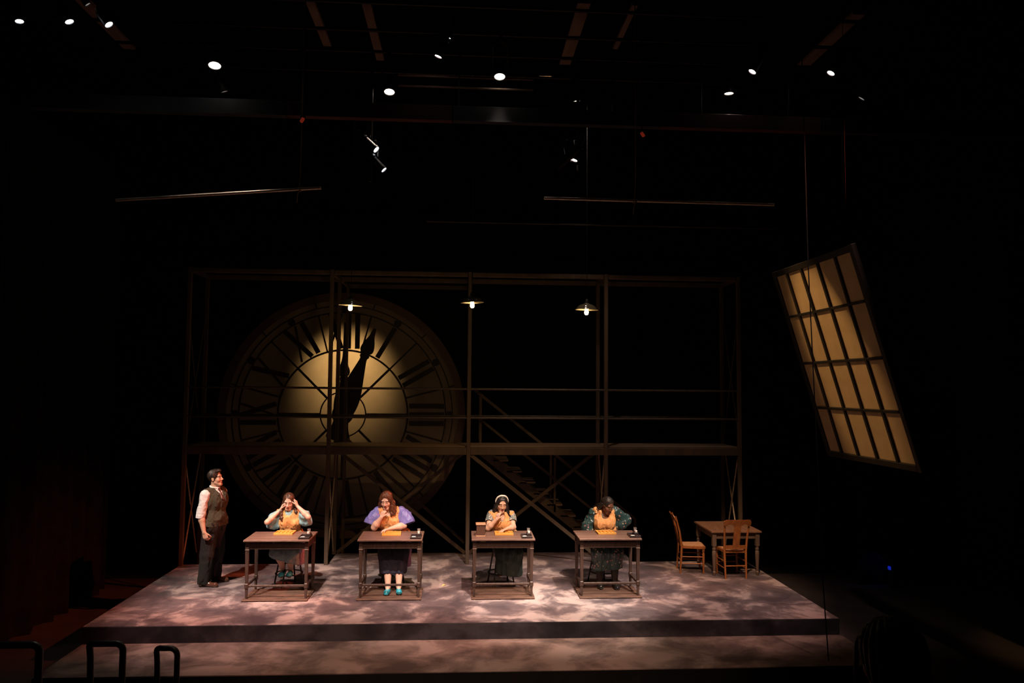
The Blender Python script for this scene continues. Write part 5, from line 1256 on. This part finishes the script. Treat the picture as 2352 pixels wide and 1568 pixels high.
    HR = Sdf().ell(H.w((0, 0.02, 0.045)), (0.092, 0.108, 0.098), H.R, 0.02).ell(H.w((0.0, 0.05, -0.05)), (0.09, 0.06, 0.1), H.R, 0.04)
    HR.chain([H.w((0.075, -0.02, 0.04)), H.w((0.09, -0.005, -0.04)), H.w((0.095, -0.02, -0.11)), o(0.0, -0.17, 1.13), o(-0.02, -0.20, 1.085)], [0.03, 0.036, 0.045, 0.042, 0.02], 0.03)
    HR.chain([H.w((-0.08, 0.0, 0.02)), H.w((-0.095, 0.03, -0.06)), H.w((-0.115, 0.05, -0.12)), o(-0.205, -0.10, 1.12)], [0.028, 0.034, 0.036, 0.02], 0.03)
    garment('hair', HR, M_HAIR, root, 0.0045, 0.0, [hairline(H, 0.09, 0.066, -0.115, -0.16)], strands(H, 0.006, 18, 1.6))
woman2()

# ---------------------------------------------------------------- woman 3: white headband, brush at her lips
def woman3():
    root, o = seated((0.63, 12.03), 'seated woman with white headband and orange apron holding a brush to her lips')
    sa, sb = o(-0.165, -0.04, 1.07), o(0.15, -0.04, 1.06); neck = o(-0.005, -0.07, 1.11); chest = o(0.0, -0.045, 0.96); waist = o(0.02, 0.0, 0.79); ha, hb = o(-0.06, 0.03, 0.71), o(0.13, 0.03, 0.71)
    ea, wa = o(-0.215, -0.225, 0.895), o(-0.085, -0.27, 1.035); eb, wb = o(0.175, -0.20, 0.905), o(0.065, -0.325, 0.905)
    ka, kb = o(0.02, -0.36, 0.56), o(0.18, -0.34, 0.56); aa, ab = o(-0.02, -0.13, 0.26), o(0.14, -0.13, 0.26); ta, tb_ = o(-0.02, -0.30, 0.20), o(0.15, -0.30, 0.20)
    H = Head(o(-0.005, -0.135, 1.245), 8, 12, 4, 0.97)
    T = torso(sa, sb, neck, chest, waist, ha, hb, 0.145, 0.102, 0.13, 0.105, 0.118, 0.9, np.array((0, -1.0, 0)))
    S = Sdf(T.ops); H.build(S, True); sock(S, H, neck)
    limb(S, sa, ea, wa, 0.048, 0.039, 0.024, 0.004); limb(S, sb, eb, wb, 0.048, 0.039, 0.024, 0.004)
    limb(S, ha, ka, aa, 0.088, 0.055, 0.034, 0.008); limb(S, hb, kb, ab, 0.088, 0.055, 0.034, 0.008); foot(S, aa, ta, 0.03); foot(S, ab, tb_, 0.03)
    hand(S, wa, (0.28, 0.05, 0.88), (0.5, 0.75, -0.15), (0.35, -0.45, 0.55), [(0.55, 0.8, 0.4), (0.7, 0.9, 0.5), (0.9, 1.0, 0.6), (1.0, 1.1, 0.6)], 0.92, 0.0, 0.45)
    hand(S, wb, (-0.72, -0.45, -0.18), (0.0, -0.1, -1.0), (-0.3, 0.9, 0), [(0.25, 0.5, 0.4), (0.3, 0.5, 0.4), (0.35, 0.55, 0.4), (0.4, 0.6, 0.4)], 0.92, 0.35)
    finish_body(S, root, H, SK['light'], (0.03, 0.018, 0.014), (0.42, 0.10, 0.09), 'down')
    M_FL = floral('grey_blue_floral_cotton', (0.15, 0.17, 0.17), ((0.58, 0.42, 0.32), (0.50, 0.30, 0.24), (0.55, 0.48, 0.4)), 38, 0.34, 0.7); M_GRN = cloth('dark_green_velvet', (0.008, 0.016, 0.013), (0.014, 0.026, 0.021), 24, 0.7, 0.1)
    garment('blouse', Sdf(T.ops), M_FL, root, 0.0055, 0.009, [keep((0, 0, -1), neck + np.array((0, 0, -0.01))), keep((0, 0, 1), (0, 0, 0.75)), cut_cap(neck, neck + np.array((0, -0.13, -0.07)), 0.06)], SOFT)
    for s_, e_ in ((sa, ea), (sb, eb)):
        d = unit(e_ - s_); m1 = s_ + (e_ - s_) * 0.56
        garment('sleeve', Sdf().cap(s_ - d * 0.01, m1 + d * 0.05, 0.062, 0.068, 0.02), M_FL, root, 0.0055, 0.0, [shell(0.012), keep(-d, m1)], SOFT)
    ap = tabard(T, root, neck, sa, sb, 0.05, 0.026, 0.075, 0.068, 0.72)
    waist_tie(root, waist + np.array((0, 0, 0.02)), 0.132, 0.11, ap)
    SKT = Sdf().cap(ha, ka, 0.125, 0.105, 0.08).cap(hb, kb, 0.125, 0.105, 0.08).cap(ka, ka + (-0.01, 0.06, -0.31), 0.1, 0.09, 0.07).cap(kb, kb + (0.02, 0.06, -0.31), 0.1, 0.1, 0.07).cap((ka + kb) / 2, (ka + kb) / 2 + (0.02, 0.03, -0.34), 0.095, 0.09, 0.07)
    garment('skirt', SKT, M_GRN, root, 0.006, 0.012, [keep(unit((0.15, 0, 1)), o(0.1, -0.3, 0.22)), keep((0, 0, -1), (0, 0, 0.82))], DRAPE)
    for a_, t_ in ((aa, ta), (ab, tb_)): shoe(a_, t_, 'shoe', M_BLACK, root, DARKSOLE)
    M_HAIR = pmat('black_hair', (0.008, 0.006, 0.007), (0.022, 0.016, 0.018), 26, (3, 3, 0.5), rough=0.3)
    HR = Sdf().ell(H.w((0, 0.02, 0.042)), (0.089, 0.106, 0.096), H.R, 0.02).ell(H.w((0.0, 0.055, -0.06)), (0.085, 0.05, 0.1), H.R, 0.04)
    HR.chain([H.w((0.075, -0.01, 0.02)), H.w((0.088, 0.01, -0.05)), H.w((0.10, 0.0, -0.12)), o(0.125, -0.13, 1.06)], [0.026, 0.03, 0.034, 0.014], 0.03)
    HR.chain([H.w((-0.075, -0.005, 0.02)), H.w((-0.085, 0.02, -0.05)), H.w((-0.095, 0.03, -0.12)), o(-0.12, -0.09, 1.08)], [0.024, 0.028, 0.028, 0.012], 0.03)
    garment('hair', HR, M_HAIR, root, 0.0045, 0.0, [hairline(H, 0.092, 0.068, -0.115, -0.16)], strands(H, 0.003, 30))
    hb_ = [H.w((0.098 * math.sin(a), -0.012 + 0.02 * abs(math.sin(a)), 0.04 + 0.102 * math.cos(a))) - V3(root.location) for a in np.linspace(-1.75, 1.75, 25)]
    MB().tube(hb_, [0.008 + 0.006 * math.cos(a) for a in np.linspace(-1.3, 1.3, 25)], 10).build('headband', cloth('cream_padded_headband', (0.74, 0.66, 0.56), (0.8, 0.72, 0.62), 30, 0.6), root, True)
    spectacles(H, root, pmat('gold_wire', (0.5, 0.3, 0.12), (0.6, 0.38, 0.16), 30, rough=0.3, metal=0.8))
    # the brush she holds
    p0 = o(-0.050, -0.262, 1.118); p1 = H.w((-0.004, -0.108, -0.072)); d = unit(p1 - p0)
    br = empty('paint_brush', p0 - d * 0.05, label='thin lilac paint brush held to the lips of the woman with headband', cat='brush')
    loc = V3(br.location)
    MB().cyl(p0 - d * 0.05 - loc, p1 - d * 0.03 - loc, 0.0042, 0.0035, 10).build('handle', pmat('lilac_lacquer', (0.55, 0.4, 0.7), (0.62, 0.48, 0.78), 20, rough=0.3), br, True)
    MB().cyl(p1 - d * 0.03 - loc, p1 - d * 0.012 - loc, 0.004, 0.0035, 10).build('ferrule', M_BATTEN, br, True)
    MB().cyl(p1 - d * 0.012 - loc, p1 - loc, 0.0034, 0.0008, 10).build('bristles', M_ROPE, br, True)
woman3()

# ---------------------------------------------------------------- woman 4: dark floral dress, hand on hip
def woman4():
    root, o = seated((2.22, 12.05), 'seated woman in dark floral dress and orange apron with a hand on her hip')
    sa, sb = o(-0.135, -0.04, 1.095), o(0.17, -0.02, 1.12); neck = o(0.015, -0.06, 1.135); chest = o(0.02, -0.04, 0.975); waist = o(0.03, 0.0, 0.80); ha, hb = o(-0.08, 0.03, 0.715), o(0.12, 0.03, 0.715)
    ea, wa = o(-0.245, -0.03, 0.87), o(-0.20, -0.10, 0.69); eb, wb = o(0.365, 0.02, 0.965), o(0.215, -0.03, 0.845)
    ka, kb = o(-0.10, -0.37, 0.56), o(0.105, -0.38, 0.56); aa, ab = o(-0.10, -0.30, 0.095), o(0.125, -0.36, 0.115); ta, tb_ = o(-0.105, -0.46, 0.0272), o(0.135, -0.52, 0.0272)
    H = Head(o(0.055, -0.155, 1.222), 24, 26, 4, 0.98)
    T = torso(sa, sb, neck, chest, waist, ha, hb, 0.155, 0.115, 0.145, 0.125, 0.125, 1.1, np.array((0, -1.0, 0)))
    S = Sdf(T.ops); H.build(S); sock(S, H, neck)
    limb(S, sa, ea, wa, 0.054, 0.044, 0.027, 0.004); limb(S, sb, eb, wb, 0.054, 0.044, 0.027, 0.004)
    limb(S, ha, ka, aa, 0.1, 0.062, 0.038, 0.012); limb(S, hb, kb, ab, 0.1, 0.062, 0.038, 0.012); foot(S, aa, ta, 0.032); foot(S, ab, tb_, 0.032)
    hand(S, wa, (0.5, -0.6, -0.5), (0.0, 0.2, -1.0), (0.5, 0.6, 0), [0.3] * 4, 0.95)
    hand(S, wb, (-0.55, 0.35, -0.75), (-0.8, -0.2, 0.3), (-0.2, -0.9, -0.2), [0.4] * 4, 0.95)
    finish_body(S, root, H, SK['dark'], (0.012, 0.007, 0.006), (0.17, 0.045, 0.035), 'down')
    M_FD = floral('dark_teal_floral_satin', (0.022, 0.05, 0.05), ((0.55, 0.27, 0.22), (0.45, 0.33, 0.2), (0.5, 0.2, 0.2)), 21, 0.2, 0.32)
    SL_W = wr(0.013, (13, 1.0, np.array((1, 1, 0.6))), (26, 0.5, np.array((1, 1, 0.8))))
    garment('dress_bodice', Sdf(T.ops), M_FD, root, 0.0055, 0.009, [keep((0, 0, -1), neck + np.array((0, 0, -0.01))), keep((0, 0, 1), (0, 0, 0.76)), cut_cap(neck, neck + np.array((0.02, -0.13, -0.08)), 0.058)], SOFT)
    for s_, e_, w_ in ((sa, ea, wa), (sb, eb, wb)):
        SL = Sdf().cap(s_, e_, 0.074, 0.086, 0.04).cap(e_, e_ + (w_ - e_) * 0.5, 0.086, 0.078, 0.03).cap(e_ + (w_ - e_) * 0.5, w_, 0.078, 0.034, 0.03)
        garment('full_sleeve', SL, M_FD, root, 0.0055, 0.0, [keep(unit(e_ - w_), w_)], SL_W)
    ap = tabard(T, root, neck, sa, sb, 0.06, 0.026, 0.06, 0.074, 0.74)
    waist_tie(root, waist + np.array((0, 0, 0.015)), 0.146, 0.13, ap)
    RUF = wr(0.012, (40, 1.0, np.array((1, 1, 1))))
    R_ = Sdf().chain([sa + np.array((0.03, 0.04, 0.045)), sa + np.array((0.015, -0.03, 0.055)), sa + np.array((0.01, -0.085, 0.02))], [0.018, 0.026, 0.016], 0.02)
    P_, Q = R_.mesh(0.005, 0.0, (), RUF); np_mesh('ruffle', P_, Q, M_APRON, ap, root.location)
    SKT = Sdf().cap(ha, ka, 0.14, 0.115, 0.08).cap(hb, kb, 0.14, 0.115, 0.08).cap(ka, ka + (-0.01, 0.02, -0.22), 0.112, 0.105, 0.06).cap(kb, kb + (0.01, 0.02, -0.22), 0.112, 0.105, 0.06).cap((ka + kb) / 2, (ka + kb) / 2 + (0, 0.02, -0.22), 0.1, 0.095, 0.06)
    garment('skirt', SKT, M_FD, root, 0.006, 0.012, [keep(unit((-0.1, 0, 1)), o(0.0, -0.35, 0.30)), keep((0, 0, -1), (0, 0, 0.83))], DRAPE)
    TI = Sdf(); limb(TI, ha, ka, aa, 0.1, 0.062, 0.038, 0.012); limb(TI, hb, kb, ab, 0.1, 0.062, 0.038, 0.012)
    for a_, t_ in ((aa, ta), (ab, tb_)): foot(TI, a_, t_, 0.032)
    garment('tights', TI, cloth('black_tights', (0.02, 0.011, 0.009), (0.028, 0.016, 0.013), 60, 0.6, 0.02), root, 0.0055, 0.004, [keep((0, 0, -1), (0, 0, 0.6))])
    for a_, t_ in ((aa, ta), (ab, tb_)): shoe(a_, t_, 'shoe', pmat('black_patent', (0.012, 0.011, 0.011), (0.02, 0.018, 0.018), 14, rough=0.15, coat=0.6), root, DARKSOLE)
    M_HAIR = pmat('black_braided_hair', (0.009, 0.007, 0.006), (0.03, 0.02, 0.016), 40, (2, 2, 2), rough=0.4, bump=0.3)
    HR = Sdf().ell(H.w((0, 0.022, 0.038)), (0.085, 0.102, 0.092), H.R, 0.02).ell(H.w((-0.03, 0.085, 0.03)), (0.05, 0.045, 0.05), H.R, 0.03)
    hair = garment('hair', HR, M_HAIR, root, 0.0045, 0.0, [hairline(H, 0.09, 0.072, -0.112, -0.17)], strands(H, 0.004, 26))
    for k_ in range(7):
        a = (k_ - 3) * 0.011
        p = [H.w((-0.055, 0.06 + a, 0.035 + a * 0.5)), H.w((-0.085, 0.05 + a * 1.5, 0.0 - a)), o(-0.085 - 0.01 * (k_ % 3), -0.06 + a * 2, 1.185 + a), o(-0.125 - 0.012 * (k_ % 4), -0.03 + a * 3, 1.145 + 0.6 * a)]
        MB().tube([V3(q_) - V3(root.location) for q_ in p], [0.009, 0.0095, 0.0085, 0.004], 7).build('braid', M_HAIR, hair, True)
    spectacles(H, root, pmat('gold_wire_frames', (0.5, 0.3, 0.12), (0.6, 0.38, 0.16), 30, rough=0.3, metal=0.8))
woman4()

# ---------------------------------------------------------------- a spectator in the dark auditorium, seen from behind
def spectator():
    root = empty('person', (1.41, 2.45, 1.01), label='spectator in the dark, seated in the right foreground, seen from behind', cat='person')
    o = lambda x, y, z: V3((1.41 + x, 2.45 + y, z))
    sa, sb = o(-0.19, 0.0, 1.94), o(0.19, 0.0, 1.94); neck = o(0, 0.02, 2.0); chest = o(0, 0.01, 1.80); waist = o(0, 0.0, 1.58); ha, hb = o(-0.1, 0.0, 1.50), o(0.1, 0.0, 1.50)
    H = Head(o(0, 0.03, 2.155), 180, 8, 0, 1.0)
    T = torso(sa, sb, neck, chest, waist, ha, hb, 0.165, 0.115, 0.155, 0.125, 0.125)
    S = Sdf(T.ops); H.build(S); sock(S, H, neck)
    ea, wa, eb, wb = o(-0.25, 0.08, 1.68), o(-0.12, 0.28, 1.60), o(0.25, 0.08, 1.68), o(0.12, 0.28, 1.60)
    limb(S, sa, ea, wa, 0.05, 0.042, 0.027, 0.003); limb(S, sb, eb, wb, 0.05, 0.042, 0.027, 0.003)
    hand(S, wa, (0.6, 0.5, -0.3), (0, 0, -1), (0.3, -0.6, 0), [0.3] * 4); hand(S, wb, (-0.6, 0.5, -0.3), (0, 0, -1), (-0.3, -0.6, 0), [0.3] * 4)
    for h_, k_, a_, t_ in ((ha, o(-0.11, 0.42, 1.44), o(-0.11, 0.40, 1.03), o(-0.11, 0.55, 0.89)), (hb, o(0.11, 0.42, 1.44), o(0.11, 0.40, 1.03), o(0.11, 0.55, 0.89))): limb(S, h_, k_, a_, 0.09, 0.058, 0.038, 0.006); foot(S, a_, t_)
    finish_body(S, root, H, SK['light'], (0.03, 0.018, 0.012), (0.42, 0.14, 0.11), 'open', 0.008)
    M_JK = cloth('black_jacket_wool', (0.006, 0.006, 0.006), (0.011, 0.01, 0.01), 30)
    J = Sdf(T.ops); J.cap(sa, ea, 0.062, 0.056, 0.03); J.cap(ea, wa, 0.056, 0.04, 0.02); J.cap(sb, eb, 0.062, 0.056, 0.03); J.cap(eb, wb, 0.056, 0.04, 0.02)
    garment('jacket', J, M_JK, root, 0.009, 0.014, [keep((0, 0, -1), neck + np.array((0, 0, 0.04)))], SOFT)
    TR = Sdf(); limb(TR, ha, o(-0.11, 0.42, 1.44), o(-0.11, 0.40, 1.03), 0.1, 0.075, 0.065); limb(TR, hb, o(0.11, 0.42, 1.44), o(0.11, 0.40, 1.03), 0.1, 0.075, 0.065); TR.cap(ha, hb, 0.13, 0.13, 0.04)
    garment('trousers', TR, M_JK, root, 0.009, 0.006)
    HR = Sdf().ell(H.w((0, 0.02, 0.04)), (0.098, 0.112, 0.105), H.R, 0.02).ell(H.w((0.0, 0.05, -0.05)), (0.09, 0.06, 0.09), H.R, 0.05)
    garment('hair', HR, pmat('black_brown_hair', (0.006, 0.005, 0.004), (0.012, 0.009, 0.008), 26, rough=0.5), root, 0.006, 0.0, [hairline(H, 0.09, 0.07, -0.112, -0.16)], strands(H, 0.004, 26))
    st_ = empty('theatre_seat', (1.41, 2.45, 1.0), label='dark theatre seat under the spectator in the right foreground', cat='seat')
    M_SEAT = cloth('black_plush', (0.006, 0.005, 0.005), (0.01, 0.008, 0.008), 30)
    MB().box((0, 0.1, 0.33), (0.5, 0.48, 0.08), bev=0.03).build('seat', M_SEAT, st_); MB().box((0, -0.2, 0.62), (0.5, 0.07, 0.5), bev=0.03).build('backrest', M_SEAT, st_)
    for sx in (-1, 1): MB().box((sx * 0.27, 0.02, 0.23), (0.04, 0.45, 0.6), bev=0.01).build('side_panel', M_BLACK, st_)
spectator()
